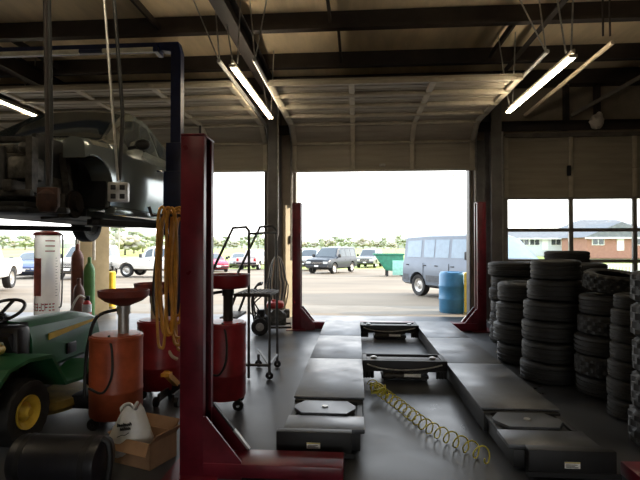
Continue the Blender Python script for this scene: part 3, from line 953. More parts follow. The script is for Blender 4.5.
# ------------------------------------------------------------------ the silver car on the blue lift
Z0 = 1.66
CAR = thing('coupe_car', 'silver car with stripped front end raised high on the blue lift', 'car', (0, 0, 0))
st = [(-2.15, .70, .45, .80, .86, .60), (-2.05, .80, .34, .90, .96, .64), (-1.6, .85, .26, .95, 1.08, .62), (-1.0, .86, .22, .95, 1.32, .60), (-.45, .86, .20, .94, 1.51, .60), (.0, .86, .20, .93, 1.53, .59), (.22, .86, .20, .93, 1.45, .57), (.86, .86, .20, .92, .99, .72), (.95, .86, .20, .91, .95, .74)]
body, sh = body_mesh('body', st, silver_car, CAR, [(-1.3, .33)], .36, .80)
for sg in (-1, 1):
    # fender shell with its wheel arch
    rows = []
    for x in (.955, 1.05, 1.2, 1.32, 1.42, 1.47):
        q = max(0, (x - 1.45)) * .35
        w_ = .865 - q * .9; h_ = .915 - max(0, x - .95) * .09
        rows.append([V((x, sg * p[0], p[1])) for p in ((w_ - .22, .55), (w_ - .22, h_ - .03), (w_ - .14, h_ + .012), (w_ - .05, h_ - .005), (w_ - .01, h_ - .06), (w_, h_ - .2), (w_ + .004, .5), (w_ - .01, .32), (w_ - .05, .24), (w_ - .22, .24))])
    m = MB(); g = m.grid(rows, closed_u=True); m.bm.faces.new(g[0][::-1]); m.bm.faces.new(g[-1])
    fd = m.build('fender', silver_car, CAR, 32)
    fd.parent = None
    bpy.context.view_layer.update()
    c = MB().cyl((1.3, sg * .4, .36), (1.3, sg * 1.1, .36), .355, seg=40).build('cutter', silver_car)
    boolean_cut(fd, [c]); fd.parent = CAR
    m = MB(); m.tube([V((1.3 + .36 * math.cos(a), sg * .862, .36 + .36 * math.sin(a))) for a in [PI * k / 20 for k in range(0, 21) if PI * k / 20 > 1.13]], .011, 6)
    m.build('arch_lip', silver_car, fd)
    # windows, door, handle, mirror
    m = MB(); m.grid(window_side(sh, -.36, .50, .14, .84, sg, 10)); m.build('side_window', car_glass, body)
    m = MB(); m.grid(window_side(sh, -1.1, -.44, .16, .8, sg, 8)); m.build('side_window', car_glass, body)
    # the door: a skin a few millimetres proud, edged by its gap
    rows = []
    for j in range(6):
        row = []
        for i in range(9):
            x = lerp(-.42, .78, i / 8)
            s_ = sh.section(x); k_ = [2, 3, 4, 5, 5, 6][j]
            p = V((s_[k_][0], s_[k_][1]))
            if j == 4: p = V(((s_[5][0] + s_[6][0]) / 2, (s_[5][1] + s_[6][1]) / 2))
            row.append(V((x, sg * (p.x + .006), p.y)))
        rows.append(row)
    m = MB(); m.grid(rows); d_ = m.build('door', silver_car, CAR)
    p = sh.section(-.3)[5]
    m = MB(); m.tube(smoothline([(-.38, sg * (p[0] + .0), .80), (-.33, sg * (p[0] + .035), .805), (-.24, sg * (p[0] + .035), .805), (-.19, sg * (p[0] + .0), .80)], 5), .013, 8); m.build('door_handle', chrome, d_)
    m = MB(); m.ball((.52, sg * .99, .99), .09, 2, (.6, 1.0, .75)); m.tube([(.52, sg * .82, .95), (.52, sg * .95, .97)], .02, 8); m.build('mirror', car_black, CAR)
    m = MB(); m.box(-.9, .9, *sorted((sg * .74, sg * .872)), .17, .25, .02); m.build('rocker', silver_car, CAR)
    # hub and brake
    mb = MB(); mb.lathe([(0, -.015), (.135, -.015), (.135, .012), (.07, .012), (.07, .05), (.03, .06), (0, .06)], (0, 0, 0), 28, 'y')
    for v in mb.bm.verts: v.co = V((v.co.x + 1.3, sg * (v.co.y + .66), v.co.z + .24))
    hb = mb.build('brake_disc', M('worn_disc', (.02, .016, .014), 1.0, spec=.05), CAR)
    m = MB(); m.box(1.2, 1.4, *sorted((sg * .55, sg * .62)), .1, .34, .02).bar((1.3, sg * .6, .3), (1.27, sg * .52, .75), .07, .07).bar((1.3, sg * .62, .14), (1.25, sg * .3, .12), .07, .05)
    m.build('knuckle', grease, hb)
    m = MB(); m.box(.98, 1.66, *sorted((sg * .46, sg * .50)), .28, .86); m.build('inner_wing', black_st, CAR)
    m = MB(); m.box(.6, 1.95, *sorted((sg * .40, sg * .48)), .30, .40, .01); m.build('frame_rail', grease, CAR)
    wheel(CAR, -1.3, sg * .72, .29, .18, -sg if sg < 0 else sg).location.z = -.10
m = MB(); m.grid(window_top(sh, .24, .84, .92)); m.build('windshield', car_glass, body)
m = MB(); m.grid(window_top(sh, -1.5, -.62, .85)); m.build('rear_window', car_glass, body)
m = MB(); m.box(-2.0, 1.0, -.6, .6, .14, .22).box(.9, 1.7, -.42, .42, .16, .24, .01).tube([(.9, .1, .16), (-1.0, .12, .15), (-1.9, .4, .17)], .035, 8)
m.build('underbody', black_st, CAR)
m = MB(); m.box(.94, .98, -.8, .8, .24, .90); m.build('firewall', black_st, CAR)
m = MB(); m.box(1.1, 1.6, -.35, .28, .26, .70, .03).box(1.15, 1.55, -.3, .2, .70, .80, .03)
for k in range(4): m.cyl((1.2 + .1 * k, -.12, .78), (1.2 + .1 * k, -.12, .84), .03, seg=10)
m.cyl((1.62, .08, .36), (1.68, .08, .36), .10, seg=20).cyl((1.62, -.18, .52), (1.68, -.18, .52), .07, seg=20).cyl((1.62, -.05, .68), (1.67, -.05, .68), .045, seg=16)
m.box(1.2, 1.5, .28, .52, .24, .5, .04)
eng = m.build('engine', cast, CAR)
m = MB(); m.tube(smoothline([(1.2, -.3, .8), (1.45, -.42, .72), (1.66, -.3, .6), (1.7, -.1, .5)]), .025, 8).tube(smoothline([(1.1, .2, .82), (1.4, .34, .78), (1.66, .42, .62), (1.72, .46, .4)]), .02, 8).tube(smoothline([(1.0, .4, .8), (1.3, .42, .74), (1.6, .3, .5), (1.75, .2, .3)]), .014, 6)
m.build('hose', hose_b, eng)
m = MB(); m.box(1.84, 1.9, -.62, .62, .26, .32, .01).box(1.80, 1.86, -.6, .6, .74, .79, .01).box(1.80, 1.88, -.62, -.56, .3, .78).box(1.80, 1.88, .56, .62, .3, .78)
m.build('radiator_support', grease, CAR)
m = MB(); m.box(1.76, 1.80, -.42, .30, .34, .72, .01)
for k in range(9): m.box(1.80, 1.803, -.4, .28, .36 + .04 * k, .366 + .04 * k)
m.build('radiator', M('radiator_fins', (.07, .07, .07), .5, metal=.5, var=.3), CAR)
m = MB(); m.box(1.62, 1.84, .36, .56, .42, .62, .02).ball((1.82, .52, .70), .06, 2); m.build('headlamp_bracket', cast, CAR)
m = MB(); m.box(1.2, 1.9, -.5, .5, .12, .18, .02).box(1.7, 1.76, -.86, .86, .12, .17, .01); m.build('subframe', black_st, CAR)
CAR.location = (-3.42, 5.86, Z0)
CAR.rotation_euler = (0, 0, -PI / 2)

# ------------------------------------------------------------------ drop cords with outlet boxes
def drop(label, u0, u1, v1, Y, box=True, dark=True, mat=None):
    a, b_ = at(u0, 0, Y), at(u1, v1, Y)
    d = (a - b_) ; topp = b_ + d * ((4.98 - b_.z) / d.z)
    t = thing('drop_cord', label, 'power outlet', b_, None, 0, True)
    MB().tube([topp, b_ + V((0, 0, .02))], .010 if box else .014, 8).build('conduit', mat or galv, t)
    m = MB(); k_ = 1.6 if box else .1
    m.tube([topp + V((.04 * k_, .03, 0)), b_ + V((.012 * k_, .03, .5)), b_ + V((.0, .02, .03))], .014, 8)
    m.build('cord', hose_b, t)
    m = MB(); m.box(b_.x - .065, b_.x + .075, b_.y - .03, b_.y + .03, b_.z - .13, b_.z + .01, .008, rot=(0, 0, .25))
    bx = m.build('outlet_box', galv if box else rust, t)
    if box:
        for i in (-1, 1):
            for j in (-1, 1):
                m = MB(); m.box(b_.x + .005 + i * .031 - .018, b_.x + .005 + i * .031 + .018, b_.y - .034, b_.y - .026, b_.z - .06 + j * .032 - .018, b_.z - .06 + j * .032 + .018, .004, rot=(0, 0, .25), piv=(b_.x + .005, b_.y, b_.z))
                m.build('socket', black_st, bx)
    else:
        m = MB(); m.lathe([(0, -.17), (.05, -.165), (.075, -.12), (.07, -.04), (.03, 0), (0, .0)], (b_.x, b_.y, b_.z - .0), 18); m.build('motor_cap', rust, bx)
    return t


drop('grey outlet box with four sockets hanging in front of the raised car\'s wheel arch', 104, 118, 184, 3.4)
drop('rust-brown drop light hanging in front of the raised car\'s engine bay', 45, 48, 189, 3.3, False, mat=steel_dk)

# ------------------------------------------------------------------ yellow hose bundle on the front left lift post
t = thing('hose_bundle', 'thick bundle of yellow hoses hanging on the left side of the red front lift post', 'hose', (-1.3, 3.2, 1.1), None, 0, True)
rnd = random.Random(3)
for k in range(11):
    x0 = -1.275 + rnd.uniform(-.055, .05); y0 = 3.27 + rnd.uniform(-.06, .06)
    zt = 1.72 + rnd.uniform(-.04, .05); zb_ = .84 + rnd.uniform(-.12, .16); w_ = rnd.uniform(.02, .05)
    m = MB()
    pts = [V((x0 - w_, y0, zt - .08)), V((x0 - w_ * .6, y0, zt - .02)), V((x0, y0 + .01, zt)), V((x0 + w_ * .6, y0, zt - .02)), V((x0 + w_, y0 + .01, zt - .1)), V((x0 + w_ * 1.15, y0 + .01, (zt + zb_) / 2)), V((x0 + w_ * .8, y0, zb_ + .06)), V((x0 - .0, y0, zb_)), V((x0 - w_ * .9, y0, zb_ + .07)), V((x0 - w_ * 1.3, y0 - .005, (zt + zb_) / 2))]
    sp = smoothline(pts + [pts[0]], 5)[:-1]
    m.tube(sp, .010, 6, closed=True)
    m.build('hose_loop', hose_y, t)
m = MB(); m.tube([(-1.16, 3.27, 1.70), (-1.42, 3.27, 1.70), (-1.44, 3.27, 1.76)], .012, 8); m.build('hook', steel_dk, t)
# dark hoses beside it
m = MB()
m.tube(smoothline([(-1.38, 3.4, 1.78), (-1.44, 3.42, 1.5), (-1.47, 3.42, 1.2), (-1.45, 3.4, 1.0), (-1.37, 3.4, .96), (-1.33, 3.4, 1.2), (-1.36, 3.4, 1.6), (-1.37, 3.35, 1.72)]), .009, 6)
o = m.build('air_hose', hose_b); tag(o, 'thin black hose looped left of the yellow hose bundle', 'hose')

# ------------------------------------------------------------------ oil drain drums
def drain(label, c, r, h, panz, panr, mat, panm, dx, hose=True, pole=galv, hosem=hose_b, z0=.085, flat=False):
    t = thing('oil_drain_drum', label, 'oil drain', (c[0], c[1], 0), 'wheeled oil drain drums')
    m = MB(); m.lathe([(0, z0), (r * .97, z0), (r, z0 + .02), (r, z0 + h * .3), (r * 1.015, z0 + h * .31), (r * 1.015, z0 + h * .34), (r, z0 + h * .35), (r, z0 + h - .05), (r * .99, z0 + h - .02), (r * .9, z0 + h + .01), (0, z0 + h + .02)], (0, 0, 0), 36)
    tk = m.build('tank', mat, t)
    m = MB(); m.lathe([(r * .9, z0 + h), (r * 1.0, z0 + h + .0), (r * 1.02, z0 + h - .02), (r * 1.0, z0 + h - .035)], (0, 0, 0), 36); m.build('rim', mat, tk)
    m = MB(); m.cyl((dx, 0, z0 + h), (dx, 0, panz - .12), .045, seg=14).cyl((dx, 0, panz - .2), (dx, 0, panz - .1), .055, seg=14); m.build('pole', pole, t)
    if flat:
        m = MB(); m.lathe([(0, panz - .14), (.06, panz - .14), (panr * .9, panz - .125), (panr * .99, panz - .10), (panr, panz - .01), (panr * 1.04, panz), (panr * .97, panz), (panr * .95, panz - .10), (0, panz - .115)], (dx, 0, 0), 36)
    else: m = MB(); m.lathe([(0, panz - .13), (.05, panz - .13), (panr * .75, panz - .09), (panr, panz - .05), (panr * 1.03, panz), (panr * 1.0, panz), (panr * .96, panz - .045), (panr * .7, panz - .075), (0, panz - .10)], (dx, 0, 0), 36)
    m.build('catch_pan', panm, t)
    for k in range(4):
        a = PI / 4 + PI / 2 * k + .2
        x, y = r * .93 * math.cos(a), r * .93 * math.sin(a)
        m = MB(); m.lathe([(.018, -.016), (.045, -.018), (.05, -.008), (.05, .008), (.045, .018), (.018, .016)], (0, 0, 0), 18, 'y', closed=True)
        for v in m.bm.verts: v.co += V((x, y, .05))
        cs = m.build('caster', rubber, t)
        m = MB(); m.bar((x - .0, y, .05), (x * .97, y * .97, z0 + .01), .05, .02); m.build('caster_fork', steel_dk, cs)
    if hose:
        m = MB(); m.tube(smoothline([(dx - .04, -.03, panz - .16), (dx - .2, -.06, panz - .22), (-r * .95, -.08, z0 + h - .05), (-r * 1.12, -.06, z0 + h * .6), (-r * 1.05, -.1, z0 + h * .25)]), .014, 8)
        m.tube(smoothline([(r * .1, -r * .8, z0 + h + .02), (r * .35, -r * 1.04, z0 + h - .1), (r * .35, -r * 1.08, z0 + h * .55), (0, -r * 1.07, z0 + h * .36), (-r * .6, -r * .95, z0 + h * .4)]), .010, 8)
        m.build('hose', hosem, t)
    else:
        m = MB(); m.tube(smoothline([(dx + .04, 0, panz - .14), (dx + .1, -.04, panz - .3), (dx + .12, -.1, z0 + h - .1), (dx + .22, -.16, z0 + h - .3), (r * 1.0, -.14, z0 + h - .36)]), .016, 8)
        m.build('hose', hosem, t)
    t.location = (c[0], c[1], 0)
    return t


g1 = gr(117, 420)
drain('orange drain drum with wide pan, front one beside the green mower', (g1.x + .035, 3.93), .21, .66, at(125, 290, 3.93).z, .20, orange_p, pan_m, .06, True)
g2 = gr(158, 396)
drain('dark red drain drum behind the yellow hoses, left of the red post', (g2.x, 4.75), .225, .66, at(147, 283, 4.75).z, .20, red_p, pan_m, -.06, False, pole=hose_t, hosem=hose_t)
g3 = gr(226, 405)
drain('dark red drain drum on casters just right of the red front post', (g3.x, 4.42), .195, .68, at(229, 274, 4.42).z, .197, red_p, red_p, .03, True, pole=steel_dk, z0=.10, flat=True)
# low things behind the drums
a = gr(170, 404)
t = thing('floor_jack', 'small dark trolley jack with yellow piece beside the dark red drum', 'jack', (a.x, a.y, 0), None, 0, True)
m = MB(); m.box(a.x - .08, a.x - .06, a.y - .1, a.y + .3, .05, .12).box(a.x + .06, a.x + .08, a.y - .1, a.y + .3, .05, .12).box(a.x - .06, a.x + .06, a.y + .15, a.y + .3, .05, .14); m.build('frame', steel_dk, t)
m = MB(); m.bar((a.x, a.y + .2, .12), (a.x - .02, a.y - .05, .30), .05, .05).box(a.x - .05, a.x + .03, a.y - .1, a.y - .02, .28, .31); m.build('lift_arm', hose_y, t)
for sx in (-.1, .1):
    for sy in (-.08, .25): MB().cyl((a.x + sx - .018, a.y + sy, .045), (a.x + sx + .018, a.y + sy, .045), .045, seg=16).build('wheel', rubber, t)

# ------------------------------------------------------------------ lawn tractor
MW = thing('lawn_tractor', 'green riding lawn mower with yellow seat and yellow rear wheel hubs', 'lawn mower', (0, 0, 0))
# local +x is forward, z up
def mwheel(x, y, r, w, sg):
    mb = MB(); R = r
    lug = lambda i, k: (.008 if k % 2 == 0 and 2 <= i <= 5 else 0)
    mb.lathe([(R * .5, -w * .36), (R * .75, -w / 2), (R * .93, -w / 2 * .95), (R * .99, -w * .32), (R, 0), (R * .99, w * .32), (R * .93, w / 2 * .95), (R * .75, w / 2), (R * .5, w * .36)], (0, 0, 0), 40, 'y', closed=True, mod=lug)
    for v in mb.bm.verts: v.co += V((x, y, r + .004))
    wh = mb.build('wheel', rubber_dusty, MW)
    mb = MB(); mb.lathe([(0, .03), (.03, .03), (.035, .01), (R * .3, -.02), (R * .45, .01), (R * .52, .02), (R * .52, -.05), (0, -.05)], (0, 0, 0), 24, 'y')
    for v in mb.bm.verts: v.co = V((v.co.x + x, y + sg * (v.co.y + w * .36), v.co.z + r + .004))
    mb.build('rim', yellow_p, wh)


for sg in (-1, 1):
    mwheel(0, sg * .37, .24, .20, sg)
    mwheel(1.18, sg * .36, .18, .14, sg)
def hood_rows(x0, x1, n=8):
    rows = []
    for i in range(n + 1):
        f_ = i / n; x = lerp(x0, x1, f_)
        w_ = .25 - .035 * f_ ** 2; zt = .86 - .035 * f_ - .10 * max(0, f_ - .75) ** 2 * 16 * .35; zb_ = .42
        pr = [(w_ * .8, zb_), (w_ * .98, zb_ + .04), (w_, zb_ + .2), (w_ * .97, zt - .14), (w_ * .85, zt - .04), (w_ * .5, zt), (0, zt + .012)]
        rows.append([V((x, y, z)) for y, z in pr] + [V((x, -y, z)) for y, z in pr[-2::-1]])
    return rows
m = MB(); g = m.grid(hood_rows(.32, 1.38)); m.bm.faces.new(g[0]); m.bm.faces.new(g[-1])
hd = m.build('hood', green_p, MW, 40)
for sg in (-1, 1):
    m = MB(); m.prism([(.52, .68), (1.3, .75), (1.3, .765), (.52, .735)], 'y', *sorted((sg * .245, sg * .256))); m.build('side_stripe', yellow_p, hd)
    m = MB(); m.box(.78, .92, *sorted((sg * .24, sg * .258)), .5, .6, .008); m.build('side_vent', blk_plastic, hd)
m = MB(); m.box(1.365, 1.40, -.17, .17, .46, .68, .02); m.build('grille', blk_plastic, hd)
for sg in (-1, 1):
    m = MB(); m.lathe([(0, 1.405), (.03, 1.40), (.04, 1.38), (0, 1.37)], (0, 0, 0), 16, 'x')
    for v in m.bm.verts: v.co += V((0, sg * .11, .73))
    m.build('headlight', lamp_m, hd)
m = MB(); m.box(.16, .335, -.24, .24, .4, .85, .05); m.prism([(.10, .78), (.335, .86), (.335, .62), (.2, .56)], 'y', -.2, .2)
dash = m.build('dashboard', blk_plastic, MW)
m = MB(); m.box(.125, .15, -.15, -.10, .68, .74, .006, rot=(0, -.3, 0)); m.build('decal', label_w, dash)
m = MB(); m.box(.145, .165, -.19, -.11, .60, .62); m.build('lever', red_ink, dash)
m = MB(); m.bar((.33, 0, .80), (.29, 0, .93), .04, .04); sc_ = m.build('steering_column', blk_plastic, MW)
m = MB()
cc = V((.27, 0, .955)); ax1 = V((0, 1, 0)); ax2 = V((.9, 0, .44)).normalized()
m.tube([cc + (ax1 * math.cos(2 * PI * k / 28) + ax2 * math.sin(2 * PI * k / 28)) * .18 for k in range(28)], .014, 8, closed=True)
for k in range(3):
    a = PI / 2 + 2 * PI * k / 3; m.bar(cc - V((-.012, 0, .02)), cc + (ax1 * math.cos(a) + ax2 * math.sin(a)) * .175, .03, .012)
m.build('steering_wheel', blk_plastic, sc_)
# fenders and foot deck
for sg in (-1, 1):
    out = [(-.36, .36), (-.36, .5), (-.25, .6), (-.05, .63), (.2, .60), (.3, .46), (.38, .34), (.62, .32), (.80, .40), (.9, .42)]
    inn = [(.9, .44), (.79, .425), (.61, .345), (.40, .365), (.325, .475), (.22, .63), (-.05, .655), (-.27, .625), (-.385, .515), (-.385, .36)]
    m = MB(); m.prism(out + inn, 'y', *sorted((sg * .22, sg * .50))); fdr = m.build('fender', green_p, MW)
    m = MB(); m.prism([(-.06 + .26 * math.cos(a) + .06, .26 + .28 * math.sin(a)) for a in [PI * k / 14 for k in range(15)]] + [(-.26, .26)], 'y', *sorted((sg * .245, sg * .255))); m.build('wheel_well', blk_plastic, fdr)
m = MB(); m.box(-.4, .2, -.24, .24, .45, .645, .03); m.build('seat_deck', green_p, MW)
m = MB(); m.box(-.32, .08, -.22, .22, .66, .73, .03); s_ = m.build('seat', yellow_p, MW)
m = MB(); m.box(-.40, -.32, -.22, .22, .70, 1.0, .035, rot=(0, -.2, 0)); m.build('seat_back', yellow_p, s_)
m = MB(); m.box(-.3, 1.3, -.16, .16, .22, .42, .02).cyl((1.18, -.36, .19), (1.18, .36, .19), .03).cyl((0, -.36, .24), (0, .36, .24), .04); m.build('chassis', blk_plastic, MW)
m = MB(); m.lathe([(0, .1), (.42, .1), (.45, .14), (.44, .2), (.38, .23), (0, .24)], (.6, 0, 0), 32)
for v in m.bm.verts: v.co.y *= 1.15
dk = m.build('mower_deck', M('deck_dark_yellow', (.22, .15, .03), .6, var=.4), MW)
m = MB(); m.box(.5, .75, -.66, -.46, .1, .22, .02); m.build('discharge_chute', blk_plastic, dk)
MW.location = (-2.90, 3.47, 0); MW.rotation_euler = (0, 0, math.radians(89))

# ------------------------------------------------------------------ black tank, cardboard box, plastic bag
a = at(62, 470, 2.9)
t = thing('air_tank', 'black round tank lying on its side at the bottom left corner', 'tank', (a.x, 2.9, 0), None)
m = MB(); m.lathe([(0, -.285), (.12, -.285), (.145, -.27), (.15, -.25), (.15, .25), (.145, .27), (.12, .282), (0, .282)], (0, 0, .153), 40, 'x'); tk = m.build('tank_shell', blk_plastic, t)
for x in (-.2, .2): MB().lathe([(.1505, x - .02), (.153, x - .018), (.153, x + .018), (.1505, x + .02)], (0, 0, .153), 40, 'x').build('band', black_st, tk)
m = MB(); m.tube(smoothline([(.27, -.02, .30), (.31, -.02, .27), (.32, -.02, .16), (.30, -.02, .03)]), .02, 8); m.build('handle', black_st, t)
t.location = (a.x, 2.9, 0)

bx0 = gr(141, 468)
bc = V((-1.475, 3.3, 0))
t = thing('cardboard_box', 'open brown cardboard box holding a white plastic bag beside the red post', 'box', bc, None)
m = MB(); w_, d_, h_ = .17, .13, .175; k = .006
m.box(-w_, w_, -d_, -d_ + k, 0, h_).box(-w_, w_, d_ - k, d_, 0, h_).box(-w_, -w_ + k, -d_, d_, 0, h_).box(w_ - k, w_, -d_, d_, 0, h_).box(-w_, w_, -d_, d_, 0, k)
m.build('carton', cardb, t)
for ax, sg in (('y', -1), ('y', 1), ('x', -1), ('x', 1)):
    m = MB()
    if ax == 'y': m.bar((0, sg * d_, h_), (0, sg * (d_ + .035), h_ + .075 * (1 if sg > 0 else -1)), 2 * w_ - .01, k, (0, 0, 1))
    else: m.bar((sg * w_, 0, h_), (sg * (w_ + .05), 0, h_ + .06 * (1 if sg > 0 else .3)), 2 * d_ - .01, k, (0, 0, 1))
    m.build('flap', cardb, t)
t.location = bc; t.rotation_euler = (0, 0, -.35)
# bag: a crumpled pouch whose mouth rises out of the box
rnd = random.Random(11)
t = thing('plastic_bag', 'crumpled white plastic carrier bag with black writing, in the cardboard box', 'bag', (0, 0, 0))
rows = []
prof = [(.0, 0.0), (.09, .0), (.125, .04), (.13, .11), (.12, .17), (.105, .22), (.085, .26), (.07, .30), (.05, .335)]
for i, (r_, z_) in enumerate(prof):
    row = []
    for k in range(36):
        a = 2 * PI * k / 36
        f_ = 1 + .10 * math.sin(5 * a + i * .9) * (i / 8) + rnd.uniform(-.04, .04) * (i > 0)
        x = r_ * 1.15 * f_ * math.cos(a) + .035 * (i / 8) ** 2; y = r_ * .62 * f_ * math.sin(a)
        row.append(V((x, y, z_ + .02 * math.sin(3 * a + 1) * (i / 8))))
    rows.append(row)
m = MB(); m.grid(rows, closed_u=True)
bag = m.build('pouch', bag_m, t, 60)
m = MB()
for sg in (-1, 1):
    pts = smoothline([(.0 + sg * .03, -.01, .29), (.02 + sg * .05, -.015, .345), (.05 + sg * .03, -.01, .365), (.05 + sg * .0, -.0, .33)])
    m.tube(pts, .010, 6)
m.build('handle', bag_m, bag)
m = MB()
def stroke(pts, w_=.004): m.tube([V(p) for p in pts], w_, 5)
yy = -.083
for j, (zz, xs_) in enumerate(((.232, (-.05, -.036, -.022, -.008, .006, .02, .034)), (.207, (-.03, -.016, -.002, .012, .026)))):
    for q, x_ in enumerate(xs_):
        hgt = .022 if (q + j) % 3 == 0 else .016
        yo = yy + (.008 if zz > .22 else .0) + abs(x_) * .12
        stroke([(x_, yo, zz), (x_ + .003, yo, zz + hgt), (x_ + .009, yo, zz + hgt * .6), (x_ + .010, yo, zz)], .004)
stroke([(-.055, yy + .001, .168), (-.02, yy - .004, .18), (.0, yy - .004, .176), (.03, yy - .004, .19)], .0025)
m.build('printed_writing', ink_m, bag)
t.location = (-1.55, 3.27, .03); t.rotation_euler = (0, -.12, .1)

# ------------------------------------------------------------------ clear/white tank, gas cylinders, extinguisher near the left pier
wt = at(47, 312, 6.9)
t = thing('fluid_tank', 'tall milky white cylinder tank with red cap, behind the mower\'s steering wheel', 'tank', (wt.x, 6.9, 0), None)
r_ = 13.0 * 6.9 / 483 * .93; ht = at(47, 233, 6.9).z
zb_ = at(47, 306, 6.9).z
m = MB(); m.lathe([(0, .42), (r_ * .96, .42), (r_, .44), (r_, ht - .03), (0, ht - .03)], (0, 0, 0), 40); tk = m.build('cylinder', tank_w, t)
m = MB(); m.lathe([(0, ht - .035), (r_ * 1.1, ht - .035), (r_ * 1.12, ht - .01), (r_ * .9, ht + .015), (r_ * .4, ht + .03), (0, ht + .03)], (0, 0, 0), 40); m.build('cap', ext_red, t)
m = MB(); m.lathe([(0, .0), (r_ * 1.1, .0), (r_ * 1.12, .1), (r_ * 1.02, .41), (0, .42)], (0, 0, 0), 40); m.build('base', blk_plastic, t)
m = MB(); m.tube(smoothline([(r_ * .9, -.06, ht - .01), (r_ * 1.18, -.08, ht - .03), (r_ * 1.24, -.08, ht - .12), (r_ * 1.22, -.08, .9), (r_ * 1.16, -.08, .62), (r_ * .98, -.06, .58)], 5), .012, 8); m.build('gauge_rod', galv, t)
# red band of print on the left of its face, and lines of lettering
m = MB()
def cylpatch(a0, a1, z0, z1, rr, n=6):
    m.grid([[V((rr * math.sin(lerp(a0, a1, i / n)), -rr * math.cos(lerp(a0, a1, i / n)), z)) for i in range(n + 1)] for z in (z0, z1)])
off_ = -.30
z1_, z0_ = at(40, 258, 6.9).z, at(40, 295, 6.9).z
cylpatch(-1.5, -.3, z0_, z1_, r_ * 1.006)
m.build('red_print', M('faded_red_print', (.75, .22, .17), .6, var=.25), tk)
m = MB()
for k in range(3):
    z = at(40, 241 + 5.0 * k, 6.9).z
    cylpatch(.0, .75, z - .008, z + .008, r_ * 1.006)
    m.build('red_line', red_ink, tk); m = MB()
for k in range(3):
    z = at(40, 303 + 3.0 * k, 6.9).z
    for q in range(7):
        a = -1.0 + q * .26
        if q == 2 + k: continue
        cylpatch(a, a + (.16 if (q + k) % 2 else .2), z - .010, z + .008, r_ * 1.006, 3)
for sg_ in (-.9, -.62, -.3, -.02): cylpatch(sg_, sg_ + .06, at(40, 309, 6.9).z, at(40, 302, 6.9).z, r_ * 1.008, 2)
m.build('red_lettering', red_ink, tk)
m = MB()
for k in range(14):
    z = lerp(z0_, z1_, k / 13); cylpatch(.82, .95 if k % 2 else 1.05, z - .003, z + .003, r_ * 1.006, 2)
m.build('scale_marks', ink_m, tk)
t.location = (wt.x, 6.9, 0); t.rotation_euler = (0, 0, math.atan2(-wt.x, 6.9) * -1 * 0 + .42)


def gas(label, u, Y, vtop, r, mat, name='gas_cylinder'):
    p = at(u, vtop, Y); h = p.z
    t = thing(name, label, 'gas cylinder', (p.x, Y, 0), 'gas cylinders by the pier')
    m = MB(); m.lathe([(0, 0), (r * .95, 0), (r, .02), (r, h - .30), (r * .92, h - .23), (r * .65, h - .16), (r * .38, h - .12), (r * .36, h - .10), (0, h - .10)], (0, 0, 0), 28); m.build('shell', mat, t)
    m = MB(); m.lathe([(0, h - .1), (r * .33, h - .1), (r * .36, h - .02), (r * .25, h), (0, h)], (0, 0, 0), 20); m.build('valve_cap', mat, t)
    t.location = (p.x, Y, 0)


gas('tall brown gas cylinder against the left pier', 77.5, 9.3, 244, .115, cyl_brown)
gas('pale green gas cylinder against the left pier, right of the brown ones', 89.5, 9.35, 257, .105, cyl_green)
gas('short brown gas cylinder in front of the tall brown one', 79, 8.95, 278, .10, M('gas_cylinder_dark', (.14, .06, .04), .5))
p = at(87, 312, 8.8)
t = thing('fire_extinguisher', 'small red extinguisher with white hose in front of the green gas cylinder', 'fire extinguisher', (p.x, 8.8, 0))
h_ = at(87, 296, 8.8).z
m = MB(); m.lathe([(0, 0), (.075, 0), (.08, .02), (.08, h_ - .16), (.05, h_ - .1), (.02, h_ - .08), (0, h_ - .08)], (0, 0, 0), 24); m.build('bottle', ext_red, t)
m = MB(); m.box(-.05, .05, -.02, .02, h_ - .08, h_ - .0, .008); m.build('lever', black_st, t)
m = MB(); m.lathe([(.0805, .25), (.082, .25), (.082, .4), (.0805, .4)], (0, 0, 0), 24); m.build('label_band', label_w, t)
m = MB(); m.tube(smoothline([(-.02, -.02, h_ - .04), (-.12, -.08, h_ + .0), (-.24, -.12, h_ - .25), (-.30, -.12, h_ - .5)]), .02, 8); m.build('hose', white_pad, t)
t.location = (p.x, 8.8, 0)

# ------------------------------------------------------------------ rolling ladder
t = thing('rolling_ladder', 'grey tubular rolling step ladder standing right of the dark red drum', 'ladder', (-1.2, 5.6, 0), None, 0, True)
Yn, Yf = 5.35, 5.9
lad = M('ladder_steel', (.09, .09, .09), .45, metal=.5, var=.3)
rr_ = .016
def px(u, v, Y): return at(u, v, Y)
# near frame
A = [px(210, 276, Yn), px(233, 228, Yn), px(246, 227, Yn), px(249, 231, Yn), px(249.5, 372, Yn + .25)]
m = MB(); m.tube(A[:3] + [A[3], V((A[3].x, Yn, A[4].z))], rr_, 8); m.build('handrail', lad, t)
B = [px(233, 283, Yf), px(260, 227, Yf), px(272, 226, Yf), px(276, 230, Yf)]
m = MB(); m.tube(B + [V((B[3].x + .02, Yf, .12))], rr_, 8); m.build('handrail', lad, t)
m = MB(); m.tube([A[3] + V((0, 0, -.03)), B[3] + V((0, 0, -.03))], rr_ * .9, 8); m.build('top_bar', lad, t)
pz = px(255, 295, Yn).z
m = MB(); xs_ = (px(234, 295, Yn).x, px(277, 295, Yf).x)
m.box(xs_[0], xs_[1] + .02, Yn - .02, Yf + .02, pz - .02, pz + .015, .004)
for k in range(7): m.box(xs_[0] + .03 + k * (xs_[1] - xs_[0] - .05) / 7, xs_[0] + .05 + k * (xs_[1] - xs_[0] - .05) / 7, Yn - .02, Yf + .02, pz + .012, pz + .022)
m.build('platform', steel_dk, t)
x0 = A[3].x - .42
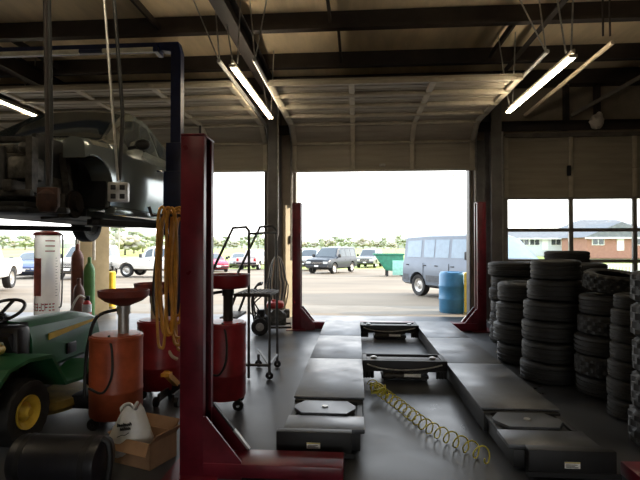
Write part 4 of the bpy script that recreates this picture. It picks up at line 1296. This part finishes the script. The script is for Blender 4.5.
for k, (fx, fz) in enumerate(((.66, .70), (.33, .42), (0.0, .16))):
    xx = lerp(x0, xs_[0], fx)
    m = MB(); m.box(xx - .08, xx + .1, Yn, Yf, pz * fz, pz * fz + .03, .004); m.build('step', steel_dk, t)
for Y in (Yn, Yf):
    m = MB(); m.tube([(xs_[0] + .02, Y, pz), (x0 - .05, Y, .1)], rr_, 8); m.build('stringer', lad, t)
m = MB(); bz = .16
m.tube([(x0 - .05, Yn, bz), (B[3].x + .02, Yn + .0, bz)], rr_, 8).tube([(B[3].x + .02, Yn, bz), (B[3].x + .02, Yf, bz)], rr_, 8).tube([(A[3].x, Yf, bz + .05), (B[3].x + .02, Yn, bz - .0)], rr_, 8).tube([(B[3].x + .02, Yn, bz), (B[3].x + .02, Yn, pz)], rr_, 8)
m.build('base_frame', lad, t)
for x, Y in ((B[3].x + .02, Yn), (B[3].x + .02, Yf), (A[3].x, Yf), (x0 - .05, Yn), (x0 - .05, Yf)):
    m = MB(); m.lathe([(.01, -.013), (.04, -.014), (.045, 0), (.04, .014), (.01, .013)], (0, 0, 0), 16, 'y', closed=True)
    for v in m.bm.verts: v.co += V((x, Y, .046))
    cs = m.build('caster', rubber, t)
    MB().bar((x, Y, .05), (x, Y, bz), .03, .03).build('caster_stem', lad, cs)

# ------------------------------------------------------------------ pressure washer by the centre pier
t = thing('pressure_washer', 'petrol pressure washer with red engine cover, behind the rolling ladder', 'pressure washer', (0, 0, 0))
m = MB(); m.tube([(-.3, -.22, .12), (.32, -.22, .12), (.32, .22, .12), (-.3, .22, .12)], .018, 8, closed=True)
m.tube(smoothline([(-.28, -.22, .12), (-.34, -.22, .55), (-.28, -.22, .80), (-.18, -.22, .85)]), .016, 8).tube(smoothline([(-.28, .22, .12), (-.34, .22, .55), (-.28, .22, .80), (-.18, .22, .85)]), .016, 8).tube([(-.18, -.22, .85), (-.18, .22, .85)], .016, 8)
m.build('frame', steel_dk, t)
m = MB(); m.box(-.08, .24, -.17, .17, .14, .36, .03).cyl((.08, -.19, .3), (.08, -.12, .3), .12, seg=24).box(.2, .3, -.1, .1, .26, .4, .02); m.build('engine', cast, t)
m = MB(); m.box(-.1, .2, -.16, .16, .42, .54, .05); m.lathe([(0, .54), (.035, .54), (.035, .565), (0, .565)], (.02, 0, 0), 16); m.build('fuel_tank', ext_red, t)
m = MB(); m.cyl((-.2, 0, .16), (-.2, 0, .4), .07, seg=16).box(-.26, -.1, -.12, .12, .16, .28, .02); m.build('pump', black_st, t)
for sg in (-1, 1):
    m = MB(); m.lathe([(.07, -.035), (.13, -.04), (.145, -.02), (.145, .02), (.13, .04), (.07, .035)], (0, 0, 0), 28, 'y', closed=True)
    for v in m.bm.verts: v.co += V((-.2, sg * .28, .147))
    wh = m.build('wheel', rubber, t)
    m = MB(); m.lathe([(0, -.02), (.03, -.03), (.075, -.02), (.075, .02), (.03, .03), (0, .02)], (0, 0, 0), 20, 'y')
    for v in m.bm.verts: v.co += V((-.2, sg * .28, .147))
    m.build('hub', galv, wh)
m = MB(); m.tube(smoothline([(-.22, -.05, .38), (-.3, -.26, .6), (-.1, -.3, .72), (-.32, -.3, .5), (-.2, -.28, .3), (-.4, -.2, .42), (-.34, -.24, .75)]), .012, 6); m.build('hose', hose_b, t)
wp = gr(268, 330)
t.location = (wp.x + .12, 8.3, 0); t.rotation_euler = (0, 0, .15)

# hose loops hanging on the centre column
t = thing('hanging_hose', 'coil of pale hose hung in long loops on the dark centre column', 'hose', (-1.62, 9.4, .5), None, 0, True)
rnd = random.Random(5)
ztop, zbot = at(276, 256, 9.35).z, at(276, 318, 9.35).z
xc = at(276.5, 280, 9.35).x
for k in range(5):
    y0 = 9.33 + .03 * k; w_ = .09 + .035 * k + rnd.uniform(-.01, .01); zb_ = zbot + rnd.uniform(0, .25); zt_ = ztop - .02 * k * 0 + rnd.uniform(-.03, .0)
    pts = [V((xc + w_ * .95 * math.cos(a) * (1.0 if math.sin(a) < .2 else .8), y0, (zt_ + zb_) / 2 + (zt_ - zb_) / 2 * math.sin(a))) for a in [2 * PI * q / 30 for q in range(30)]]
    m = MB(); m.tube(pts, .014, 7, closed=True); m.build('hose_loop', hose_t if k % 2 == 0 else hose_b, t)
m = MB(); m.tube([(xc, 9.62, ztop - .03), (xc, 9.3, ztop - .03), (xc, 9.28, ztop + .04)], .014, 8); m.build('hook', steel_dk, t)
m = MB(); xx = at(277, 200, 9.45).x
m.tube([(xx, 9.56, 4.6), (xx, 9.56, 1.75), (xx - .03, 9.56, 1.6)], .02, 10); o = m.build('conduit_pipe', galv); tag(o, 'thin bright conduit running down the dark centre column', 'pipe')

# ------------------------------------------------------------------ tire stacks
def tire_base(name, mat, mud):
    R, h = .35, .22
    m = MB()
    gro = .012
    prof = [(R * .60, -h * .40), (R * .66, -h * .46), (R * .80, -h * .5), (R * .90, -h * .47)]
    if not mud:
        zs_ = [-.40, -.27, -.25, -.22, -.20, -.07, -.05, .05, .07, .20, .22, .25, .27, .40]
        for i, q in enumerate(zs_):
            dip = i in (2, 3, 6, 7, 10, 11)
            prof.append((R * (.985 if abs(q) > .3 else 1.0) - (gro if dip else 0), h * q))
        mod = lambda i, k: 0
        seg = 44
    else:
        for q in (-.38, -.24, -.22, -.06, -.04, .04, .06, .22, .24, .38): prof.append((R, h * q))
        mod = lambda i, k: (-.020 if 4 <= i <= 13 and ((k + (2 if 6 <= i <= 8 or i >= 12 else 0)) % 4 >= 2) else 0)
        seg = 72
    prof += [(R * .90, h * .47), (R * .80, h * .5), (R * .66, h * .46), (R * .60, h * .40)]
    inner = [(R * .62, h * .30), (R * .84, h * .2), (R * .88, 0), (R * .84, -h * .2), (R * .62, -h * .30)]
    m.lathe(prof + inner, (0, 0, h * .5), seg, 'z', closed=True, mod=mod)
    return m.build(name, mat, None, 30)


ROAD = tire_base('tire', rubber, False)
DUST = tire_base('tire', rubber_dusty, False)
MUD = tire_base('tire', rubber, True)
used = set()
ORD = ['bottom', 'second', 'third', 'fourth', 'fifth', 'sixth', 'seventh', 'eighth']


def stack(desc, group, x, y, specs, protos, lean=(0, 0), tilt_top=None, seed=0, jit=.02):
    rnd = random.Random(seed)
    z = 0.0; n = len(specs)
    for i, (dia, h) in enumerate(specs):
        src = protos[i % len(protos)]
        if src.name in used: o = src.copy(); COL.objects.link(o)
        else: o = src; used.add(src.name)
        o.scale = (dia / .70, dia / .70, h / .22)
        f_ = i / max(1, n - 1)
        o.location = (x + lean[0] * f_ + rnd.uniform(-jit, jit), y + lean[1] * f_ + rnd.uniform(-jit, jit), z)
        o.rotation_euler = (0, 0, rnd.uniform(0, 6))
        if i == n - 1 and tilt_top:
            o.rotation_euler = tilt_top
            o.location.z += abs(math.sin(tilt_top[0])) * dia * .46
        z += h
        pos = 'topmost' if i == n - 1 else (ORD[i] if i else 'bottom')
        tag(o, '%s black tire%s of %s' % (pos, ' from the floor' if 0 < i < n - 1 else '', desc), 'tire', group)


a = gr(513, 337); 
stack('the stack against the right pier', 'tires by the pier', at(513, 300, 7.75).x, 7.75, [(.66, .25), (.67, .21), (.66, .19), (.67, .20), (.66, .18), (.76, .22)], [DUST, DUST, ROAD], seed=1)
a = at(521, 350, 6.35)
stack('the short four-tire stack', 'tires in the short stack', a.x + .05, 6.42, [(.66, .26), (.70, .255), (.70, .265), (.66, .25)], [ROAD], seed=2, lean=(.02, 0))
a = at(549.5, 360, 5.55)
stack('the tall six-tire stack', 'tires in the tall stack', a.x + .03, 5.6, [(.62, .225), (.625, .22), (.62, .225), (.62, .22), (.60, .225), (.52, .225)], [ROAD], seed=3, lean=(.07, 0), jit=.012)
a = at(556, 300, 7.25)
stack('the stack hidden behind the tall stack', 'tires in the hidden stacks', a.x + .12, 7.2, [(.64, .24)] * 5 + [(.60, .225)], [DUST], seed=4)
a = at(583, 300, 6.5)
stack('the stack between the tall and wide stacks', 'tires in the hidden stacks', a.x, 6.5, [(.56, .255)] * 5, [ROAD], seed=5)
a = at(602, 360, 5.0)
stack('the wide stack topped by a tipped tire', 'tires in the wide stack', a.x + .10, 5.08, [(.60, .20), (.62, .205), (.63, .20), (.61, .20), (.59, .20), (.54, .185)], [ROAD, MUD], tilt_top=(.15, .03, 0), seed=6, lean=(.03, 0))
a = at(639, 400, 4.4)
stack('the slim stack of small tires', 'small tires in the slim stack', a.x + .0, 4.42, [(.46, .17), (.45, .165), (.43, .16), (.42, .155), (.40, .15), (.38, .14), (.36, .13)], [DUST], seed=7, jit=.012)
a = at(680, 400, 3.7)
stack('the knobby stack cut by the right edge', 'mud tires at the right edge', a.x + .08, 3.72, [(.74, .27), (.74, .27), (.73, .26), (.72, .26), (.70, .24)], [MUD], seed=8, jit=.012)
a = at(642, 300, 6.6)
stack('the stack at far right behind the slim stack', 'tires at far right', a.x, 6.6, [(.62, .22)] * 5, [ROAD], seed=9)

# ------------------------------------------------------------------ outside things near the doorway
def bollard(label, u, vt, Y):
    p = at(u, vt, Y)
    t = thing('bollard', label, 'bollard', (p.x, Y, lot(Y)), 'yellow bollards')
    h = p.z - lot(Y)
    m = MB(); m.lathe([(0, 0), (.085, 0), (.085, h - .03), (.06, h - .005), (0, h)], (0, 0, 0), 24); m.build('post', yellow_b, t)
    MB().lathe([(.0855, h * .02), (.10, h * .02), (.10, h * .06), (.0855, h * .06)], (0, 0, 0), 24, closed=True).build('collar', M('bollard_base', (.3, .25, .12), .8), t)


bollard('yellow bollard outside between the blue barrel and the right pier', 468, 272, 10.95)
bollard('yellow bollard outside the left opening, right of the cream pier', 112, 271, 11.4)
p = at(453.5, 272, 11.3); Y = 11.3
t = thing('plastic_barrel', 'blue plastic barrel standing outside in front of the van', 'barrel', (p.x, Y, lot(Y)))
h = p.z - lot(Y); r_ = .335
m = MB(); m.lathe([(0, 0), (r_ * .9, 0), (r_ * .96, .03), (r_ * .97, h * .3), (r_ * 1.0, h * .32), (r_ * 1.0, h * .36), (r_ * .975, h * .38), (r_ * .975, h * .62), (r_ * 1.0, h * .64), (r_ * 1.0, h * .68), (r_ * .97, h * .7), (r_ * .96, h - .05), (r_ * .9, h - .02), (r_ * .88, h), (r_ * .84, h - .02), (0, h - .03)], (0, 0, 0), 40); b_ = m.build('shell', barrel_b, t)
for sx in (-.5, .5): MB().lathe([(0, h - .03), (.035, h - .03), (.035, h - .005), (0, h - .005)], (sx * r_, 0, 0), 16).build('bung', blk_plastic, b_)

s_ = spot(390, 276)
t = thing('dump_hopper', 'green tipping hopper with pale green side standing on the lot', 'dumpster', s_)
m = MB()
pr = [(-1.0, 1.38), (.78, 1.38), (.78, .35), (.1, .35), (-.32, .40)]
m.prism(pr, 'y', -.75, .75, .02); hp = m.build('bin', hopper_g, t)
m = MB(); m.box(-1.05, .82, -.8, .8, 1.33, 1.42, .01); m.build('rim', hopper_g, hp)
m = MB(); m.box(-.86, .68, -.68, .68, 1.40, 1.425); m.build('opening', black_st, hp)
m = MB(); m.box(.10, .80, -.80, -.755, .1, 1.0, .01); m.build('side_panel', hopper_l, t)
for x in (-.2, .7):
    for y in (-.6, .6):
        m = MB(); m.box(x - .06, x + .06, y - .06, y + .06, 0, .4); m.build('leg', black_st, t)
t.location = s_

# houses across the field
def house(label, u0, u1, Y, vbase, wallh, depth, ridge, wmat, hip=True, wins=5, gable=None):
    a, b_ = at(u0, vbase, Y), at(u1, vbase, Y)
    z0 = a.z
    L_ = b_.x - a.x
    t = thing('house', label, 'house', (a.x, Y, z0), 'houses beyond the field')
    m = MB(); m.box(0, L_, 0, depth, -1.2, wallh); w_ = m.build('wall', wmat, t)
    m = MB(); o_ = .5
    e = [V((-o_, -o_, wallh)), V((L_ + o_, -o_, wallh)), V((L_ + o_, depth + o_, wallh)), V((-o_, depth + o_, wallh))]
    ins = depth * .5 if hip else -.0
    if gable: e = [V((e_.x, e_.y, wallh)) for e_ in (e[1], e[2], e[3], e[0])]
    r0_, r1_ = V((ins - (0 if hip else o_), depth / 2, wallh + ridge)), V((L_ - ins + (0 if hip else o_), depth / 2, wallh + ridge))
    if gable:
        r0_, r1_ = V((L_ / 2, -o_, wallh + ridge)), V((L_ / 2, depth + o_, wallh + ridge))
        MB().prism([(0, wallh), (L_, wallh), (L_ / 2, wallh + ridge * .93)], 'y', -.04, depth).build('gable_end', siding_m, w_)
    vs = [m.bm.verts.new(p) for p in e + [r0_, r1_]]
    for f_ in ((0, 1, 5, 4), (1, 2, 5), (2, 3, 4, 5), (3, 0, 4), (3, 2, 1, 0)): m.bm.faces.new([vs[i] for i in f_])
    m.build('roof', shingle_m, t, flat=True)
    m = MB(); m.box(-o_, L_ + o_, -o_ - .06, -o_, wallh - .22, wallh + .02); m.build('fascia', white_pt, t)
    for k in range(wins):
        x = L_ * (k + .5) / wins
        if k == wins // 2 and wins > 2:
            m = MB(); m.box(x - .5, x + .5, -.08, .02, 0, 2.1); m.build('front_door', white_pt, w_)
        else:
            m = MB(); m.box(x - .9, x + .9, -.08, .02, .8, 2.15); f_ = m.build('window_frame', white_pt, w_)
            m = MB(); m.box(x - .8, x - .05, -.1, -.07, .9, 2.05).box(x + .05, x + .8, -.1, -.07, .9, 2.05); m.build('pane', car_glass, f_)
    return t


house('long pale blue house with low grey roof, seen through the closed door\'s left pane', 508, 572, 88, 250, 2.1, 9, 1.9, siding_m, False, 6)
house('broad grey-roofed house standing tallest behind the brick house', 560, 672, 101, 250, 2.6, 14, 3.9, siding_m, True, 7)
house('brick house with grey gabled roof, seen through the closed door\'s middle pane', 587, 654, 76, 250.5, 2.0, 9, 2.3, brick_m, False, 3, gable=True)
# white fence near the lot's right side
t = thing('picket_fence', 'white railing fence seen low through the closed door panes', 'fence', (0, 0, 0), None)
fy = 26.0; x0, x1 = at(560, 270, fy).x, at(680, 270, fy).x; z0 = lot(fy); z1 = at(600, 264, fy).z
m = MB()
for z in (z0 + .15, z1 - .08): m.box(x0, x1, fy - .02, fy + .02, z - .04, z + .04)
m.build('rail', white_pt, t)
m = MB(); x = x0 + .15
while x < x1:
    m.box(x - .035, x + .035, fy - .035, fy - .02, z0 + .05, z1); x += .16
m.build('pickets', white_pt, t)
x = x0
while x < x1 + .1:
    MB().box(x - .06, x + .06, fy - .06, fy + .06, z0 - .05, z1 + .08, .01).build('post', white_pt, t); x += 2.0

# ------------------------------------------------------------------ trees along the horizon
def tree_base(seed, mat, crown, trunk_h):
    rnd = random.Random(seed)
    t = thing('tree', None, 'tree')
    m = MB()
    for k in range(48):
        a = rnd.uniform(0, 2 * PI); rr = rnd.uniform(.1, .9) * crown[0]
        z = trunk_h + rnd.uniform(.1, .95) * crown[1]
        fall = 1 - abs((z - trunk_h) / crown[1] - .4) * .9
        m.ball((rr * fall * math.cos(a), rr * fall * math.sin(a), z), rnd.uniform(.14, .27) * crown[0], 2, (1, 1, rnd.uniform(.6, 1)), .6)
    m.build('crown', mat, t, 80)
    m = MB(); m.tube([(0, 0, -.5), (.05, 0, trunk_h * .6), (0, .05, trunk_h + crown[1] * .5)], [.2, .16, .08], 8); m.build('trunk', bark_m, t)
    return t


protos = [tree_base(1, leaf_m, (2.6, 3.6), 1.2), tree_base(2, leaf2_m, (3.0, 3.0), 1.0), tree_base(3, leaf_m, (2.0, 4.4), 1.4)]
usedt = set()
rnd = random.Random(21)
places = []
for u in (102, 109, 117, 125, 134, 143, 152, 160): places.append((u, 92 + 10 * (((u + 3) // 8) % 4) + rnd.uniform(-.5, .5), .98 + rnd.uniform(-.2, .25), 0))
for i in range(9): places.append((202 + i * 8, 176 + 9 * (i % 3) + rnd.uniform(-.5, .5), .9 + rnd.uniform(-.2, .2), 1))
for i in range(16): places.append((300 + i * 7, 180 + 9 * (i % 3) + rnd.uniform(-.5, .5), .80 + rnd.uniform(-.2, .2), 2))
for i in range(6): places.append((-8 + i * 11, 138 + 12 * (i % 3), .9 + rnd.uniform(-.2, .2), 3))
places.append((483, 165, 1.2, 4)); places.append((518, 225, 1.0, 4))
TL_ = ['hazy grey-green tree of the taller clump beyond the white pickup at left', 'hazy tree in the row beyond the red car and red-tailed pickup', 'small hazy tree in the row on the horizon beyond the middle doorway', 'hazy tree on the horizon at the far left behind the white tank', 'hazy tree behind the van seen right of the doorway']
TG_ = ['trees of the left clump', 'trees beyond the red car', 'trees beyond the middle doorway', 'trees at far left', 'trees behind the van']
for i, (u, Y, s_, g_) in enumerate(places):
    pr_ = protos[(i * 7 + i // 3) % 3]
    if pr_.name in usedt: o = copy_tree(pr_)
    else: o = pr_; usedt.add(pr_.name)
    p = at(u, 247, Y)
    o.location = (p.x, Y, lot(Y) - .1); o.scale = (s_ * 1.25, s_ * 1.25, s_); o.rotation_euler = (0, 0, rnd.uniform(0, 6))
    tag(o, TL_[g_], 'tree', TG_[g_])
# the far woods, one band nobody could count, its haze put into the colour
rnd = random.Random(4)
rows = []
for i in range(161):
    x = -400 + 5 * i
    hgt = 3.0 + 1.6 * rnd.random() + 1.0 * math.sin(i * .31)
    w_ = 6 + 3 * rnd.random()
    rows.append([V((x, 262 - w_, .3)), V((x + rnd.uniform(-1, 1), 262 - w_ * .9, .76 + hgt * .55)), V((x, 262 - w_ * .4, .76 + hgt * .95)), V((x, 262, .76 + hgt)), V((x, 262 + w_ * .6, .76 + hgt * .8)), V((x, 262 + w_, .3))])
m = MB(); m.grid(rows)
tag(m.build('woodland', M('hazed_far_woods', (.34, .36, .29), 1.0, var=.2, scale=.15)), 'long hazy band of distant woods along the horizon', 'woods', None, 'stuff')
for (u, vt, Y, lab, r_) in ((453.5, 172, 60, 'thin pale utility pole rising above the van\'s roof', .09), (119.5, 150, 62, 'utility pole beyond the left white pickup', .11), (396, 225, 90, 'distant utility pole above the green hopper', .10)):
    p = at(u, vt, Y)
    t = thing('utility_pole', lab, 'pole', (p.x, Y, lot(Y)))
    h = p.z - lot(Y)
    m = MB(); m.tube([(0, 0, -.3), (0, 0, h)], [r_, r_ * .7], 10); m.build('shaft', wood_m, t)
    m = MB(); m.box(-.9, .9, -.05, .05, h - .5, h - .38); m.build('crossarm', wood_m, t)

# rag on the wall beam above the closed door
p = at(596, 122, 9.8)
m = MB(); m.ball((p.x, 9.78, p.z), .12, 3, (1.1, .8, 1.2), .25).ball((p.x + .06, 9.8, p.z + .12), .07, 2, (1, .8, 1.2), .2)
tag(m.build('rag_bundle', cloth_m), 'pale rag bundle stuffed on the beam above the closed right door', 'rag')
t = thing('hanging_pipe', 'thin pair of dark rods hanging from the roof beside the upper right light', 'pipe', at(607, 20, 6.0), None, 0, True)
for du in (-4, 3):
    a, b_ = at(607 + du, 36, 6.05), at(607 + du, 0, 6.05); b_.z = 4.98; b_.x = a.x
    m = MB(); m.tube([a, b_], .012, 6); m.build('rod', steel_dk, t)

# ------------------------------------------------------------------ light
w = bpy.data.worlds.new('sky'); scene.world = w; w.use_nodes = True
nt = w.node_tree; bg = nt.nodes['Background']
tc = nt.nodes.new('ShaderNodeTexCoord'); sx = nt.nodes.new('ShaderNodeSeparateXYZ'); rp = nt.nodes.new('ShaderNodeValToRGB')
nt.links.new(tc.outputs['Generated'], sx.inputs['Vector']); nt.links.new(sx.outputs['Z'], rp.inputs['Fac']); nt.links.new(rp.outputs['Color'], bg.inputs['Color'])
rp.color_ramp.elements[0].position = 0.0; rp.color_ramp.elements[0].color = (1.0, .985, .95, 1)
rp.color_ramp.elements[1].position = 0.6; rp.color_ramp.elements[1].color = (.76, .87, 1.0, 1)
bg.inputs['Strength'].default_value = 2.3
sl = bpy.data.lights.new('sun', 'SUN'); sl.energy = 4.2; sl.angle = math.radians(1.5); sl.color = (1.0, .84, .62)
so = bpy.data.objects.new('sun', sl); COL.objects.link(so)
so.rotation_euler = V((-.92, -.18, -.36)).to_track_quat('-Z', 'Y').to_euler()

vs_ = scene.view_settings
vs_.view_transform = 'Standard'; vs_.look = 'None'; vs_.exposure = 0.9; vs_.gamma = 1.0; vs_.use_curve_mapping = False
cy = scene.cycles
cy.max_bounces = 8; cy.diffuse_bounces = 4; cy.glossy_bounces = 4; cy.transmission_bounces = 8
cy.sample_clamp_indirect = 4.0
cy.caustics_reflective = False; cy.caustics_refractive = False
